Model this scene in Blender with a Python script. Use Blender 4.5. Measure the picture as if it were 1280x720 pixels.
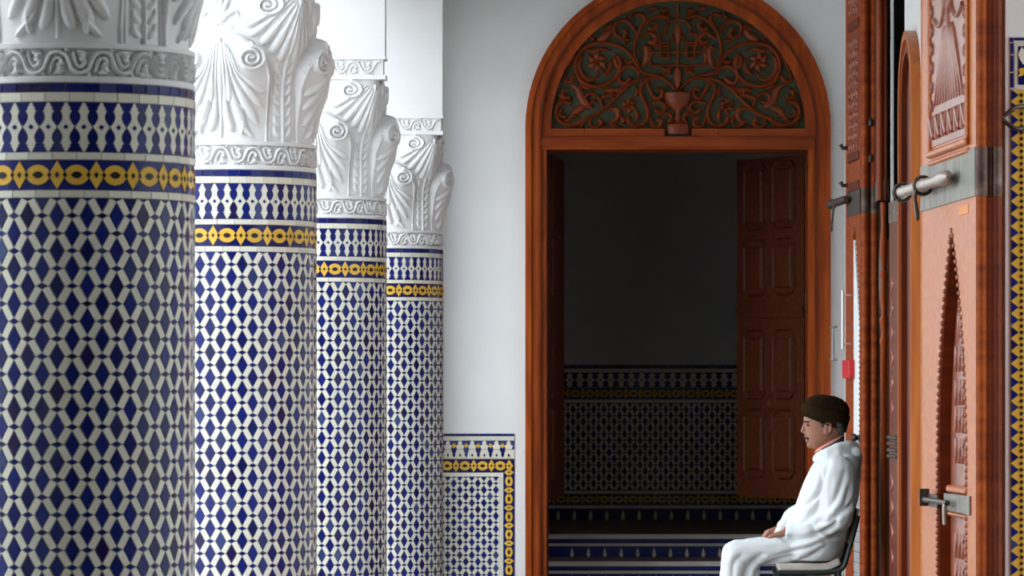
import bpy, bmesh, math, random
from mathutils import Matrix, Vector, Quaternion

random.seed(7)
scene = bpy.context.scene
for o in list(bpy.data.objects):
    bpy.data.objects.remove(o)
COL = scene.collection

# ------------------------------------------------------------------ camera
K = 1.6               # depth factor of the long lens
F = 3400.0 * K        # focal length in pixels of the 1280 x 720 frame
VX, VY = 800.0, 483.0  # vanishing point of the gallery
EYE = 1.38
cam_data = bpy.data.cameras.new('camera')
cam = bpy.data.objects.new('camera', cam_data)
COL.objects.link(cam)
cam.location = (0, 0, EYE)
cam.rotation_euler = (math.radians(90), 0, 0)
cam_data.sensor_width = 36
cam_data.lens = 36 * F / 1280
cam_data.shift_x = -(VX - 640) / 1280
cam_data.shift_y = (VY - 360) / 1280
cam_data.clip_end = 200
cam_data.dof.use_dof = True
cam_data.dof.focus_distance = 13.0 * K
cam_data.dof.aperture_fstop = 11 * K
scene.camera = cam

# ------------------------------------------------------------------ sky and exposure
world = bpy.data.worlds.new('overcast_sky')
scene.world = world
world.use_nodes = True
bg = world.node_tree.nodes['Background']
bg.inputs['Color'].default_value = (0.84, 0.92, 1.0, 1)
bg.inputs['Strength'].default_value = 3.9
scene.view_settings.view_transform = 'Standard'
scene.view_settings.look = 'None'
scene.view_settings.gamma = 1
scene.view_settings.use_curve_mapping = False
scene.view_settings.exposure = 0.55


def X(px, d):
    return (px - VX) * d / F


def Z(py, d):
    return EYE + (VY - py) * d / F


def PROJ(p):
    return VX + F * p[0] / p[1], VY - F * (p[2] - EYE) / p[1]


# ------------------------------------------------------------------ materials
def new_mat(name):
    m = bpy.data.materials.new(name)
    m.use_nodes = True
    nt = m.node_tree
    return m, nt, nt.nodes['Principled BSDF']


def ramp(nt, stops, interp='LINEAR'):
    r = nt.nodes.new('ShaderNodeValToRGB')
    r.color_ramp.interpolation = interp
    e = r.color_ramp.elements
    while len(e) < len(stops):
        e.new(0.5)
    for k, (p, c) in enumerate(stops):
        e[k].position = p
        e[k].color = (*c, 1)
    return r


def noise_mat(name, stops, rough=0.6, scale=6, stretch=(1, 1, 1), detail=5, bump=0.0, bscale=40, spec=0.5, coat=0.0, metal=0.0):
    m, nt, b = new_mat(name)
    tc = nt.nodes.new('ShaderNodeTexCoord')
    mp = nt.nodes.new('ShaderNodeMapping')
    mp.inputs['Scale'].default_value = stretch
    nt.links.new(tc.outputs['Object'], mp.inputs['Vector'])
    n = nt.nodes.new('ShaderNodeTexNoise')
    n.inputs['Scale'].default_value = scale
    n.inputs['Detail'].default_value = detail
    nt.links.new(mp.outputs['Vector'], n.inputs['Vector'])
    r = ramp(nt, stops)
    nt.links.new(n.outputs['Fac'], r.inputs['Fac'])
    nt.links.new(r.outputs['Color'], b.inputs['Base Color'])
    b.inputs['Roughness'].default_value = rough
    b.inputs['Specular IOR Level'].default_value = spec
    b.inputs['Coat Weight'].default_value = coat
    b.inputs['Coat Roughness'].default_value = 0.25
    b.inputs['Metallic'].default_value = metal
    if bump:
        n2 = nt.nodes.new('ShaderNodeTexNoise')
        n2.inputs['Scale'].default_value = bscale
        n2.inputs['Detail'].default_value = 4
        nt.links.new(mp.outputs['Vector'], n2.inputs['Vector'])
        bp = nt.nodes.new('ShaderNodeBump')
        bp.inputs['Strength'].default_value = bump
        bp.inputs['Distance'].default_value = 0.01
        nt.links.new(n2.outputs['Fac'], bp.inputs['Height'])
        nt.links.new(bp.outputs['Normal'], b.inputs['Normal'])
    return m


def glaze_mat(name, stops, rough=0.22):
    """glazed tile: every tile (object or mesh island) takes its own tone"""
    m, nt, b = new_mat(name)
    oi = nt.nodes.new('ShaderNodeObjectInfo')
    ge = nt.nodes.new('ShaderNodeNewGeometry')
    ad = nt.nodes.new('ShaderNodeMath')
    ad.operation = 'ADD'
    fr = nt.nodes.new('ShaderNodeMath')
    fr.operation = 'FRACT'
    nt.links.new(oi.outputs['Random'], ad.inputs[0])
    nt.links.new(ge.outputs['Random Per Island'], ad.inputs[1])
    nt.links.new(ad.outputs[0], fr.inputs[0])
    r = ramp(nt, stops)
    nt.links.new(fr.outputs[0], r.inputs['Fac'])
    n = nt.nodes.new('ShaderNodeTexNoise')
    n.inputs['Scale'].default_value = 60
    mx = nt.nodes.new('ShaderNodeMix')
    mx.data_type = 'RGBA'
    mx.blend_type = 'OVERLAY'
    mx.inputs[0].default_value = 0.25
    nt.links.new(r.outputs['Color'], mx.inputs[6])
    nt.links.new(n.outputs['Fac'], mx.inputs[7])
    nt.links.new(mx.outputs[2], b.inputs['Base Color'])
    b.inputs['Roughness'].default_value = rough
    b.inputs['Specular IOR Level'].default_value = 0.28
    return m


M = {}
M['plaster'] = noise_mat('white_plaster', [(0.3, (0.74, 0.74, 0.73)), (0.7, (0.82, 0.82, 0.81))], 0.75, 1.6, bump=0.08, bscale=30)
M['stucco'] = noise_mat('carved_stucco', [(0.3, (0.76, 0.75, 0.74)), (0.7, (0.84, 0.83, 0.82))], 0.7, 5, bump=0.06, bscale=70)
M['grout'] = noise_mat('tile_grout', [(0.3, (0.30, 0.25, 0.20)), (0.7, (0.42, 0.36, 0.30))], 0.9, 40)
M['blue'] = glaze_mat('blue_glaze', [(0.0, (0.007, 0.011, 0.095)), (0.35, (0.009, 0.015, 0.135)), (0.6, (0.012, 0.020, 0.165)), (0.8, (0.007, 0.010, 0.075)), (0.9, (0.018, 0.011, 0.065)), (0.965, (0.030, 0.048, 0.17)), (1.0, (0.05, 0.07, 0.18))])
M['white'] = glaze_mat('white_glaze', [(0.0, (0.70, 0.67, 0.56)), (0.5, (0.77, 0.74, 0.63)), (1.0, (0.66, 0.65, 0.56))])
M['yellow'] = glaze_mat('ochre_glaze', [(0.0, (0.72, 0.42, 0.05)), (0.6, (0.78, 0.47, 0.07)), (1.0, (0.62, 0.37, 0.06))])
M['black'] = glaze_mat('dark_brown_glaze', [(0.0, (0.02, 0.014, 0.016)), (1.0, (0.035, 0.02, 0.02))])
WOODV = (9, 9, 0.7)
M['wood'] = noise_mat('varnished_cedar', [(0.25, (0.16, 0.022, 0.002)), (0.5, (0.30, 0.050, 0.004)), (0.75, (0.44, 0.090, 0.010))], 0.45, 3.0, WOODV, bump=0.1, bscale=18, spec=0.16, coat=0.04)
M['wood_h'] = noise_mat('varnished_cedar_crosswise', [(0.25, (0.15, 0.022, 0.002)), (0.5, (0.24, 0.040, 0.004)), (0.75, (0.33, 0.066, 0.008))], 0.45, 3.0, (0.8, 9, 9), bump=0.1, bscale=18, spec=0.16, coat=0.04)
M['wood_pale'] = noise_mat('sheen_toned_cedar', [(0.25, (0.36, 0.085, 0.008)), (0.5, (0.47, 0.122, 0.014)), (0.75, (0.56, 0.165, 0.026))], 0.4, 3.0, WOODV, bump=0.1, bscale=18, spec=0.3, coat=0.2)  # paler cedar; the sky sheen on the near leaf is put into the colour
M['wood_dark'] = noise_mat('dark_cedar', [(0.25, (0.085, 0.012, 0.002)), (0.5, (0.13, 0.020, 0.003)), (0.75, (0.18, 0.032, 0.006))], 0.42, 3.0, WOODV, bump=0.1, bscale=18, spec=0.18, coat=0.05)
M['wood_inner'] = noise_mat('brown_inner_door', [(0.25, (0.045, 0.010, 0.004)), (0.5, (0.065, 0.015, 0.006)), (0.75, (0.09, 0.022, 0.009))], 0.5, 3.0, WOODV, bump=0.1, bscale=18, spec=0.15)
M['wood_carve'] = noise_mat('carved_cedar', [(0.25, (0.20, 0.040, 0.010)), (0.5, (0.27, 0.058, 0.016)), (0.75, (0.34, 0.080, 0.024))], 0.32, 5.0, (5, 5, 2), bump=0.12, bscale=25, coat=0.4)
M['tymp_wood'] = noise_mat('carved_tympanum_cedar', [(0.25, (0.12, 0.020, 0.004)), (0.5, (0.17, 0.030, 0.006)), (0.75, (0.22, 0.042, 0.009))], 0.4, 6.0, (3, 3, 3), spec=0.25, coat=0.06)
M['tymp_green'] = noise_mat('dark_green_ground', [(0.3, (0.020, 0.026, 0.013)), (0.7, (0.045, 0.055, 0.026))], 0.8, 60, bump=0.4, bscale=120)
M['iron'] = noise_mat('dark_iron', [(0.3, (0.05, 0.042, 0.036)), (0.7, (0.13, 0.105, 0.085))], 0.45, 25, metal=0.75)
M['steel'] = noise_mat('worn_steel_bolt', [(0.3, (0.36, 0.30, 0.26)), (0.7, (0.52, 0.45, 0.39))], 0.4, 18, metal=0.6)
M['plate'] = noise_mat('grey_worn_plate', [(0.3, (0.10, 0.09, 0.075)), (0.7, (0.30, 0.28, 0.24))], 0.5, 5, (10, 1.2, 10), metal=0.3)
M['plate_dark'] = noise_mat('rusty_plate', [(0.30, (0.05, 0.024, 0.015)), (0.52, (0.11, 0.06, 0.04)), (0.66, (0.20, 0.15, 0.11)), (0.76, (0.6, 0.57, 0.5))], 0.5, 16, metal=0.3)
M['chrome'] = noise_mat('bright_metal', [(0.3, (0.62, 0.62, 0.62)), (0.7, (0.74, 0.74, 0.74))], 0.3, 8, metal=0.6)
M['grey_metal'] = noise_mat('dull_grey_metal', [(0.3, (0.22, 0.22, 0.23)), (0.7, (0.32, 0.32, 0.33))], 0.4, 8, metal=0.5)
M['red'] = noise_mat('red_plastic', [(0.3, (0.60, 0.012, 0.015)), (0.7, (0.68, 0.02, 0.022))], 0.4, 5)
M['sticker'] = noise_mat('orange_paper', [(0.3, (0.66, 0.24, 0.08)), (0.7, (0.74, 0.29, 0.11))], 0.7, 20)
M['hall'] = noise_mat('dull_plaster', [(0.3, (0.36, 0.33, 0.29)), (0.7, (0.42, 0.39, 0.35))], 0.8, 2)  # plaster darkened so hall and vestibule bounce less light
M['shade_plaster'] = noise_mat('plaster_with_painted_shade', [(0.3, (0.14, 0.14, 0.137)), (0.7, (0.17, 0.17, 0.167))], 0.8, 2)  # plaster for the dim room, its shade put into the grey
M['dado_grey'] = noise_mat('dado_stand_in_grey', [(0.3, (0.30, 0.29, 0.29)), (0.7, (0.38, 0.37, 0.37))], 0.6, 12)
M['floor'] = noise_mat('floor_tile', [(0.3, (0.15, 0.12, 0.10)), (0.7, (0.20, 0.165, 0.14))], 0.4, 4)
M['court'] = noise_mat('pale_marble_paving', [(0.3, (0.40, 0.39, 0.37)), (0.7, (0.48, 0.47, 0.45))], 0.4, 3)
M['terracotta'] = noise_mat('brown_floor_tile', [(0.3, (0.20, 0.12, 0.075)), (0.7, (0.28, 0.17, 0.11))], 0.5, 9)
M['marble'] = noise_mat('step_marble', [(0.3, (0.60, 0.58, 0.53)), (0.7, (0.72, 0.70, 0.66))], 0.4, 4)
M['dark_room'] = noise_mat('shade_toned_plaster', [(0.3, (0.10, 0.09, 0.085)), (0.7, (0.13, 0.12, 0.11))], 0.9, 3)  # plaster darkened so the side room reads as black shade
M['robe'] = noise_mat('white_cotton', [(0.3, (0.69, 0.72, 0.72)), (0.7, (0.77, 0.80, 0.80))], 0.9, 8, bump=0.15, bscale=160)
M['skin'] = noise_mat('tanned_skin', [(0.3, (0.32, 0.135, 0.082)), (0.7, (0.36, 0.155, 0.095))], 0.55, 12)
M['hair'] = noise_mat('grey_hair', [(0.3, (0.03, 0.028, 0.026)), (0.7, (0.13, 0.125, 0.12))], 0.95, 150, spec=0.1)
M['moustache'] = noise_mat('dark_hair', [(0.3, (0.012, 0.010, 0.009)), (0.7, (0.03, 0.026, 0.024))], 0.8, 80)
M['felt'] = noise_mat('dark_brown_felt', [(0.3, (0.014, 0.007, 0.003)), (0.7, (0.028, 0.015, 0.006))], 0.95, 60, bump=0.5, bscale=200, spec=0.05)
M['felt_cuff'] = noise_mat('brown_felt_cuff', [(0.3, (0.018, 0.011, 0.004)), (0.7, (0.032, 0.020, 0.008))], 0.95, 60, bump=0.5, bscale=200, spec=0.05)
M['pink'] = noise_mat('salmon_cotton', [(0.3, (0.72, 0.25, 0.19)), (0.7, (0.80, 0.31, 0.24))], 0.85, 40)
M['navy'] = noise_mat('navy_cotton', [(0.3, (0.012, 0.016, 0.04)), (0.7, (0.02, 0.026, 0.06))], 0.9, 40)
M['eye'] = noise_mat('dark_eye', [(0.3, (0.02, 0.014, 0.01)), (0.7, (0.03, 0.02, 0.015))], 0.2, 10)
M['slipper'] = noise_mat('tan_leather', [(0.3, (0.34, 0.24, 0.10)), (0.7, (0.42, 0.30, 0.14))], 0.6, 20)
M['chair_metal'] = noise_mat('dark_green_tube', [(0.3, (0.010, 0.018, 0.018)), (0.7, (0.018, 0.030, 0.030))], 0.35, 10)
M['chair_wood'] = noise_mat('pale_plywood', [(0.3, (0.50, 0.34, 0.18)), (0.7, (0.60, 0.42, 0.24))], 0.5, 5, (1, 1, 8))
M['cushion'] = noise_mat('cream_cushion_cloth', [(0.3, (0.62, 0.55, 0.48)), (0.7, (0.72, 0.66, 0.59))], 0.9, 20, bump=0.2, bscale=90)


# ------------------------------------------------------------------ mesh helpers
class MB:
    """collects shapes of one part"""
    def __init__(s):
        s.v, s.f = [], []

    def add(s, v, f):
        n = len(s.v)
        s.v += [tuple(p) for p in v]
        s.f += [tuple(i + n for i in q) for q in f]
        return s

    def box(s, x0, x1, y0, y1, z0, z1):
        v = [(x0, y0, z0), (x1, y0, z0), (x1, y1, z0), (x0, y1, z0), (x0, y0, z1), (x1, y0, z1), (x1, y1, z1), (x0, y1, z1)]
        return s.add(v, [(0, 3, 2, 1), (4, 5, 6, 7), (0, 1, 5, 4), (1, 2, 6, 5), (2, 3, 7, 6), (3, 0, 4, 7)])

    def prism(s, poly, z0, z1, chamfer=0.0, T=None, bottom=True):
        """poly in local x,y extruded along local z (counter-clockwise)"""
        n = len(poly)
        if area(poly) < 0:
            poly = poly[::-1]
        rings = [[(p[0], p[1], z0) for p in poly]]
        if chamfer:
            rings.append([(p[0], p[1], z1 - chamfer) for p in poly])
            rings.append([(p[0], p[1], z1) for p in inset(poly, chamfer)])
        else:
            rings.append([(p[0], p[1], z1) for p in poly])
        v = [p for r in rings for p in r]
        f = []
        for k in range(len(rings) - 1):
            for i in range(n):
                j = (i + 1) % n
                f.append((k * n + i, k * n + j, (k + 1) * n + j, (k + 1) * n + i))
        f.append(tuple((len(rings) - 1) * n + i for i in range(n)))
        if bottom:
            f.append(tuple(reversed(range(n))))
        if T is not None:
            v = [tuple(T @ Vector(p)) for p in v]
        return s.add(v, f)

    def tube(s, pts, r, n=10, caps=True):
        """swept round tube; r number or list"""
        pts = [Vector(p) for p in pts]
        m = len(pts)
        rr = r if isinstance(r, (list, tuple)) else [r] * m
        t = (pts[1] - pts[0]).normalized()
        u = t.orthogonal().normalized()
        v, f = [], []
        for i in range(m):
            a = pts[max(i - 1, 0)]
            b = pts[min(i + 1, m - 1)]
            t2 = (b - a).normalized()
            if t.dot(t2) < 0.99999:
                u = t.rotation_difference(t2) @ u
            t = t2
            u = (u - t * u.dot(t)).normalized()
            w = t.cross(u)
            for k in range(n):
                an = 2 * math.pi * k / n
                v.append(pts[i] + (u * math.cos(an) + w * math.sin(an)) * rr[i])
        for i in range(m - 1):
            for k in range(n):
                j = (k + 1) % n
                f.append((i * n + k, i * n + j, (i + 1) * n + j, (i + 1) * n + k))
        if caps:
            f.append(tuple(reversed(range(n))))
            f.append(tuple((m - 1) * n + k for k in range(n)))
        return s.add(v, f)

    def capsule(s, p, q, r1, r2=None, n=14, m=5, squash=None):
        """round cone"""
        r2 = r1 if r2 is None else r2
        p, q = Vector(p), Vector(q)
        ax = q - p
        if ax.length < 1e-6:
            ax = Vector((0, 0, 1e-5))
        t = ax.normalized()
        u = t.orthogonal().normalized()
        w = t.cross(u)
        rings = []
        for i in range(m + 1):
            a = -math.pi / 2 + math.pi / 2 * i / m
            rings.append((p + t * r1 * math.sin(a), max(r1 * math.cos(a), 1e-5)))
        for i in range(m + 1):
            a = math.pi / 2 * i / m
            rings.append((q + t * r2 * math.sin(a), max(r2 * math.cos(a), 1e-5)))
        v, f = [], []
        for c, r in rings:
            for k in range(n):
                an = 2 * math.pi * k / n
                v.append(c + (u * math.cos(an) + w * math.sin(an)) * r)
        for i in range(len(rings) - 1):
            for k in range(n):
                j = (k + 1) % n
                f.append((i * n + k, i * n + j, (i + 1) * n + j, (i + 1) * n + k))
        f.append(tuple(reversed(range(n))))
        f.append(tuple((len(rings) - 1) * n + k for k in range(n)))
        return s.add(v, f)

    def ball(s, c, rx, ry, rz, n=16, m=10):
        v, f = [], []
        for i in range(m + 1):
            a = -math.pi / 2 + math.pi * i / m
            for k in range(n):
                b = 2 * math.pi * k / n
                v.append((c[0] + rx * max(math.cos(a), 1e-4) * math.cos(b), c[1] + ry * max(math.cos(a), 1e-4) * math.sin(b), c[2] + rz * math.sin(a)))
        for i in range(m):
            for k in range(n):
                j = (k + 1) % n
                f.append((i * n + k, i * n + j, (i + 1) * n + j, (i + 1) * n + k))
        f.append(tuple(reversed(range(n))))
        f.append(tuple(m * n + k for k in range(n)))
        return s.add(v, f)

    def lathe(s, prof, n=32, c=(0, 0, 0), close=False):
        v, f = [], []
        for r, z in prof:
            for k in range(n):
                a = 2 * math.pi * k / n
                v.append((c[0] + r * math.cos(a), c[1] + r * math.sin(a), c[2] + z))
        for i in range(len(prof) - 1):
            for k in range(n):
                j = (k + 1) % n
                f.append((i * n + k, i * n + j, (i + 1) * n + j, (i + 1) * n + k))
        if close:
            f.append(tuple(reversed(range(n))))
            f.append(tuple((len(prof) - 1) * n + k for k in range(n)))
        return s.add(v, f)

    def stroke(s, pts, width, height, fn, taper=(0.35, 1.0, 0.35), smooth=3):
        """a carved ridge following pts (u, v) on the surface fn(u, v, off)"""
        pp = spline(pts, smooth)
        n = len(pp)
        cs = [(-1, -0.25), (-0.72, 0.68), (0, 1), (0.72, 0.68), (1, -0.25)]
        v, f = [], []
        for i, (a, b) in enumerate(pp):
            q0, q1 = pp[max(i - 1, 0)], pp[min(i + 1, n - 1)]
            dx, dy = q1[0] - q0[0], q1[1] - q0[1]
            l = math.hypot(dx, dy) or 1
            nx, ny = -dy / l, dx / l
            t = i / (n - 1)
            if callable(taper):
                w = width * taper(t)
            else:
                w = width * (taper[0] + (taper[1] - taper[0]) * t * 2 if t < 0.5 else taper[1] + (taper[2] - taper[1]) * (t - 0.5) * 2)
            hh = height * (0.45 + 0.55 * w / width)
            for c, e in cs:
                v.append(fn(a - nx * w * c, b - ny * w * c, e * hh))
        m = len(cs)
        for i in range(n - 1):
            for k in range(m - 1):
                f.append((i * m + k, i * m + k + 1, (i + 1) * m + k + 1, (i + 1) * m + k))
        f.append(tuple(reversed(range(m))))
        f.append(tuple((n - 1) * m + k for k in range(m)))
        return s.add(v, f)

    def mesh(s, name, mat, smooth=False):
        me = bpy.data.meshes.new(name)
        me.from_pydata(s.v, [], s.f)
        me.materials.append(M[mat])
        if smooth:
            me.shade_smooth()
            if smooth != True:
                me.set_sharp_from_angle(angle=math.radians(smooth))
        me.update()
        return me

    def obj(s, name, mat, parent=None, smooth=False, label=None, kind=None):
        return link(name, s.mesh(name, mat, smooth), parent, label, kind)


def link(name, me, parent=None, label=None, kind=None, mat4=None):
    o = bpy.data.objects.new(name, me)
    COL.objects.link(o)
    if parent:
        o.parent = parent
    if mat4 is not None:
        o.matrix_local = mat4
    if label:
        o['label'] = label
    if kind:
        o['kind'] = kind
    return o


def thing(name, label, cat, loc=(0, 0, 0), group=None, kind=None, mat4=None):
    o = bpy.data.objects.new(name, None)
    COL.objects.link(o)
    o.empty_display_size = 0.1
    if mat4 is not None:
        o.matrix_world = mat4
    else:
        o.location = loc
    o['label'] = label
    o['category'] = cat
    if group:
        o['group'] = group
    if kind:
        o['kind'] = kind
    return o


def area(p):
    return 0.5 * sum(p[i][0] * p[(i + 1) % len(p)][1] - p[(i + 1) % len(p)][0] * p[i][1] for i in range(len(p)))


def inset(poly, d):
    n = len(poly)
    out = []
    for i in range(n):
        a, b, c = poly[i - 1], poly[i], poly[(i + 1) % n]
        e1 = Vector((b[0] - a[0], b[1] - a[1]))
        e2 = Vector((c[0] - b[0], c[1] - b[1]))
        if e1.length < 1e-9 or e2.length < 1e-9:
            out.append(b)
            continue
        e1.normalize()
        e2.normalize()
        n1, n2 = Vector((-e1.y, e1.x)), Vector((-e2.y, e2.x))
        m = n1 + n2
        if m.length < 1e-6:
            out.append(b)
            continue
        m.normalize()
        k = d / max(m.dot(n1), 0.45)
        out.append((b[0] + m.x * k, b[1] + m.y * k))
    return out


def clip(poly, lo, hi):
    """clip polygon to the box lo..hi"""
    def cut(p, ax, lim, sgn):
        o = []
        for i in range(len(p)):
            a, b = p[i - 1], p[i]
            ia, ib = sgn * (a[ax] - lim) <= 1e-9, sgn * (b[ax] - lim) <= 1e-9
            if ia != ib:
                t = (lim - a[ax]) / (b[ax] - a[ax])
                o.append((a[0] + (b[0] - a[0]) * t, a[1] + (b[1] - a[1]) * t))
            if ib:
                o.append(b)
        return o
    for ax in (0, 1):
        poly = cut(poly, ax, hi[ax], 1) if poly else poly
        poly = cut(poly, ax, lo[ax], -1) if poly else poly
    return poly


def spline(pts, sub):
    if len(pts) < 3 or sub <= 1:
        if len(pts) == 2 and sub > 1:
            a, b = pts
            return [(a[0] + (b[0] - a[0]) * k / 6, a[1] + (b[1] - a[1]) * k / 6) for k in range(7)]
        return list(pts)
    P = [pts[0]] + list(pts) + [pts[-1]]
    out = []
    for i in range(1, len(P) - 2):
        p0, p1, p2, p3 = P[i - 1], P[i], P[i + 1], P[i + 2]
        for k in range(sub):
            t = k / sub
            out.append(tuple(0.5 * (2 * p1[j] + (p2[j] - p0[j]) * t + (2 * p0[j] - 5 * p1[j] + 4 * p2[j] - p3[j]) * t * t + (3 * p1[j] - p0[j] - 3 * p2[j] + p3[j]) * t ** 3) for j in range(len(p1))))
    out.append(tuple(P[-2]))
    return out


def spiral(cx, cy, r, turns, a0=0, sgn=1, n=14, rin=0.12):
    o = []
    N = int(n * turns)
    for i in range(N + 1):
        t = i / N
        rr = r * (1 - t * (1 - rin))
        a = a0 + sgn * 2 * math.pi * turns * t
        o.append((cx + rr * math.cos(a), cy + rr * math.sin(a)))
    return o


def leaf_t(t):
    return max(0.12, math.sin(math.pi * t ** 0.75))


def lobe_t(t):
    if t < 0.42:
        return 0.30
    x = (t - 0.42) / 0.58
    return 0.30 + 0.80 * max(0, math.sin(math.pi * x ** 1.5)) ** 0.7


# ------------------------------------------------------------------ tile fields
class Tiles:
    """tiles laid on a surface; the ones the photo shows best are objects, the rest one joined part"""
    def __init__(s, parent, base, place, visible):
        s.parent, s.base, s.place, s.visible = parent, base, place, visible
        s.kinds = {}

    def add(s, name, mat, poly, c, single=True, t=0.004, ch=0.0009, z0=0.0):
        """poly relative to its centre c = (u, v) on the surface"""
        key = (name, mat, t, z0)
        k = s.kinds.setdefault(key, dict(single=single, ch=ch, items=[]))
        k['items'].append((poly, c))

    def emit(s, limit=300):
        cache = {}
        for (name, mat, t, z0), k in s.kinds.items():
            scored = []
            for poly, c in k['items']:
                T = s.place(*c)
                scored.append((s.visible(s.base @ T) if k['single'] else 0, poly, T))
            scored.sort(key=lambda q: -q[0])
            rest = MB()
            n = 0
            for sc, poly, T in scored:
                if sc > 0 and n < limit:
                    key = (name, mat, t, z0, tuple((round(p[0], 4), round(p[1], 4)) for p in poly))
                    if key not in cache:
                        cache[key] = MB().prism(poly, z0, z0 + t, k['ch'], bottom=False).mesh(name, mat)
                    link(name, cache[key], s.parent, mat4=T)
                    n += 1
                else:
                    rest.prism(poly, z0, z0 + t, k['ch'], T=T, bottom=False)
            if rest.v:
                rest.obj(name + '_field', mat, s.parent, kind='stuff')


def lozenge_field(tiles, u0, u1, v0, v1, pu, pv, uc, vtop, wrap=False, small_single=True, gap=0.0011, wf=0.5):
    """blue lozenges, white bars and small blue lozenges; pu = pitch, pv = row half pitch"""
    hu = pu / 2
    # half axes: b + w a/e = hu ; a + w b/e = pv ; b = wf*hu
    b = wf * hu
    k = hu - b                 # = w a / e : half width of the small lozenge
    # a + (k*b/a) = pv
    a = (pv + math.sqrt(pv * pv - 4 * k * b)) / 2
    s_h = k * b / a            # half height of the small lozenge
    q = 0.72
    big = inset([(b, 0), (0, a), (-b, 0), (0, -a)], gap)
    small = inset([(k * q, 0), (0, s_h * q), (-k * q, 0), (0, -s_h * q)], gap * 0.4)
    # bar between lozenge (0,0) and (hu, pv): ends at small lozenges (hu,0) and (0,pv)
    def bar(sx):
        P = [(b, 0), (hu - k * q, 0), (hu, s_h * q), (hu, s_h), (hu - 0, s_h), (k * q, pv), (0, pv - s_h * q), (0, a)]
        # corners: our edge (b,0)-(0,a); neighbour edge (hu, pv - a)-(hu - b, pv)
        P = [(b, 0), (hu - k * q, 0), (hu, s_h * q), (hu, pv - a), (hu - b, pv), (k * q, pv), (0, pv - s_h * q), (0, a)]
        c = (hu / 2, pv / 2)
        P = [((p[0] - c[0]) * sx, p[1] - c[1]) for p in P]
        if area(P) < 0:
            P = P[::-1]
        return inset(P, gap)
    bars = {1: bar(1), -1: bar(-1)}
    rows = int((vtop - v0) / pv) + 2
    if wrap:
        ncol = round((u1 - u0) / hu)
        rng = range(0, ncol)
    else:
        rng = range(int((u0 - uc) / hu) - 2, int((u1 - uc) / hu) + 3)
    lo, hi = (u0 if not wrap else -1e9, v0), (u1 if not wrap else 1e9, v1)

    def put(name, mat, poly, c, single):
        ab = [(p[0] + c[0], p[1] + c[1]) for p in poly]
        cl = ab
        if min(p[0] for p in ab) < lo[0] or max(p[0] for p in ab) > hi[0] or min(p[1] for p in ab) < lo[1] or max(p[1] for p in ab) > hi[1]:
            cl = clip(ab, lo, hi)
            if len(cl) < 3 or abs(area(cl)) < 0.25e-4:
                return
            cc = (sum(p[0] for p in cl) / len(cl), sum(p[1] for p in cl) / len(cl))
            clean = []
            for p in cl:
                if not clean or math.hypot(p[0] - clean[-1][0], p[1] - clean[-1][1]) > 2e-4:
                    clean.append(p)
            if len(clean) < 3:
                return
            tiles.add(name, mat, [(p[0] - cc[0], p[1] - cc[1]) for p in clean], cc, single, ch=0.0)
            return
        tiles.add(name, mat, poly, c, single)
    for r in range(rows + 1):
        v = vtop - r * pv
        for i in rng:
            u = uc + i * hu
            if (i + r) % 2 == 0:
                put('lozenge_tile', 'blue', big, (u, v), True)
                # bars down-right and down-left
                put('bar_tile', 'white', [(p[0], -p[1]) for p in bars[1]][::-1], (u + hu / 2, v - pv / 2), True)
                put('bar_tile', 'white', [(-p[0], -p[1]) for p in bars[1]], (u - hu / 2, v - pv / 2), True)
            else:
                put('small_lozenge_tile', 'blue', small, (u, v), small_single)


FINIAL = [(0.0, 0.49), (0.08, 0.42), (0.20, 0.30), (0.32, 0.22), (0.42, 0.20), (0.54, 0.24), (0.62, 0.31), (0.66, 0.33), (0.70, 0.24), (0.76, 0.22), (0.80, 0.24), (0.84, 0.15), (0.93, 0.12), (1.0, 0.03)]


def finial_band(tiles, us, p, v0, v1, single=True):
    """white double finials with blue vases between"""
    vc, hh = (v0 + v1) / 2, (v1 - v0) / 2
    g = 0.0008
    right = [(w * p - g, t * hh) for t, w in FINIAL]
    poly = right + [(-x, y) for x, y in reversed(right[:-1])][0:0]
    up = right + [(-x, y) for x, y in reversed(right)]
    poly = [(x, -y) for x, y in reversed(right)] + right[1:] + [(-x, y) for x, y in reversed(right)] + [(-x, -y) for x, y in right[1:]]
    left = [(-(p / 2) + w * p + g, t * hh) for t, w in FINIAL]
    vase = [(-x, y) for x, y in left][::-1]
    vase_up = [(x, y) for x, y in left] + [(-x, y) for x, y in reversed(left)]
    vase_up = [(x, max(y, 0.004)) for x, y in vase_up[1:-1]]
    dia = [(0.16 * p, 0), (0, 0.11 * hh), (-0.16 * p, 0), (0, -0.11 * hh)]
    for u in us:
        tiles.add('finial_tile', 'white', poly, (u, vc), single, ch=0.0)
        cy = sum(q[1] for q in vase_up) / len(vase_up)
        vp = [(x, y - cy) for x, y in vase_up]
        tiles.add('vase_tile', 'blue', vp[::-1], (u + p / 2, vc + cy), single, ch=0.0)
        tiles.add('vase_tile', 'blue', [(x, -y) for x, y in vp], (u + p / 2, vc - cy), single, ch=0.0)
        tiles.add('dot_tile', 'blue', dia, (u, vc), False, t=0.0012, ch=0.0, z0=0.004)


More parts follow.
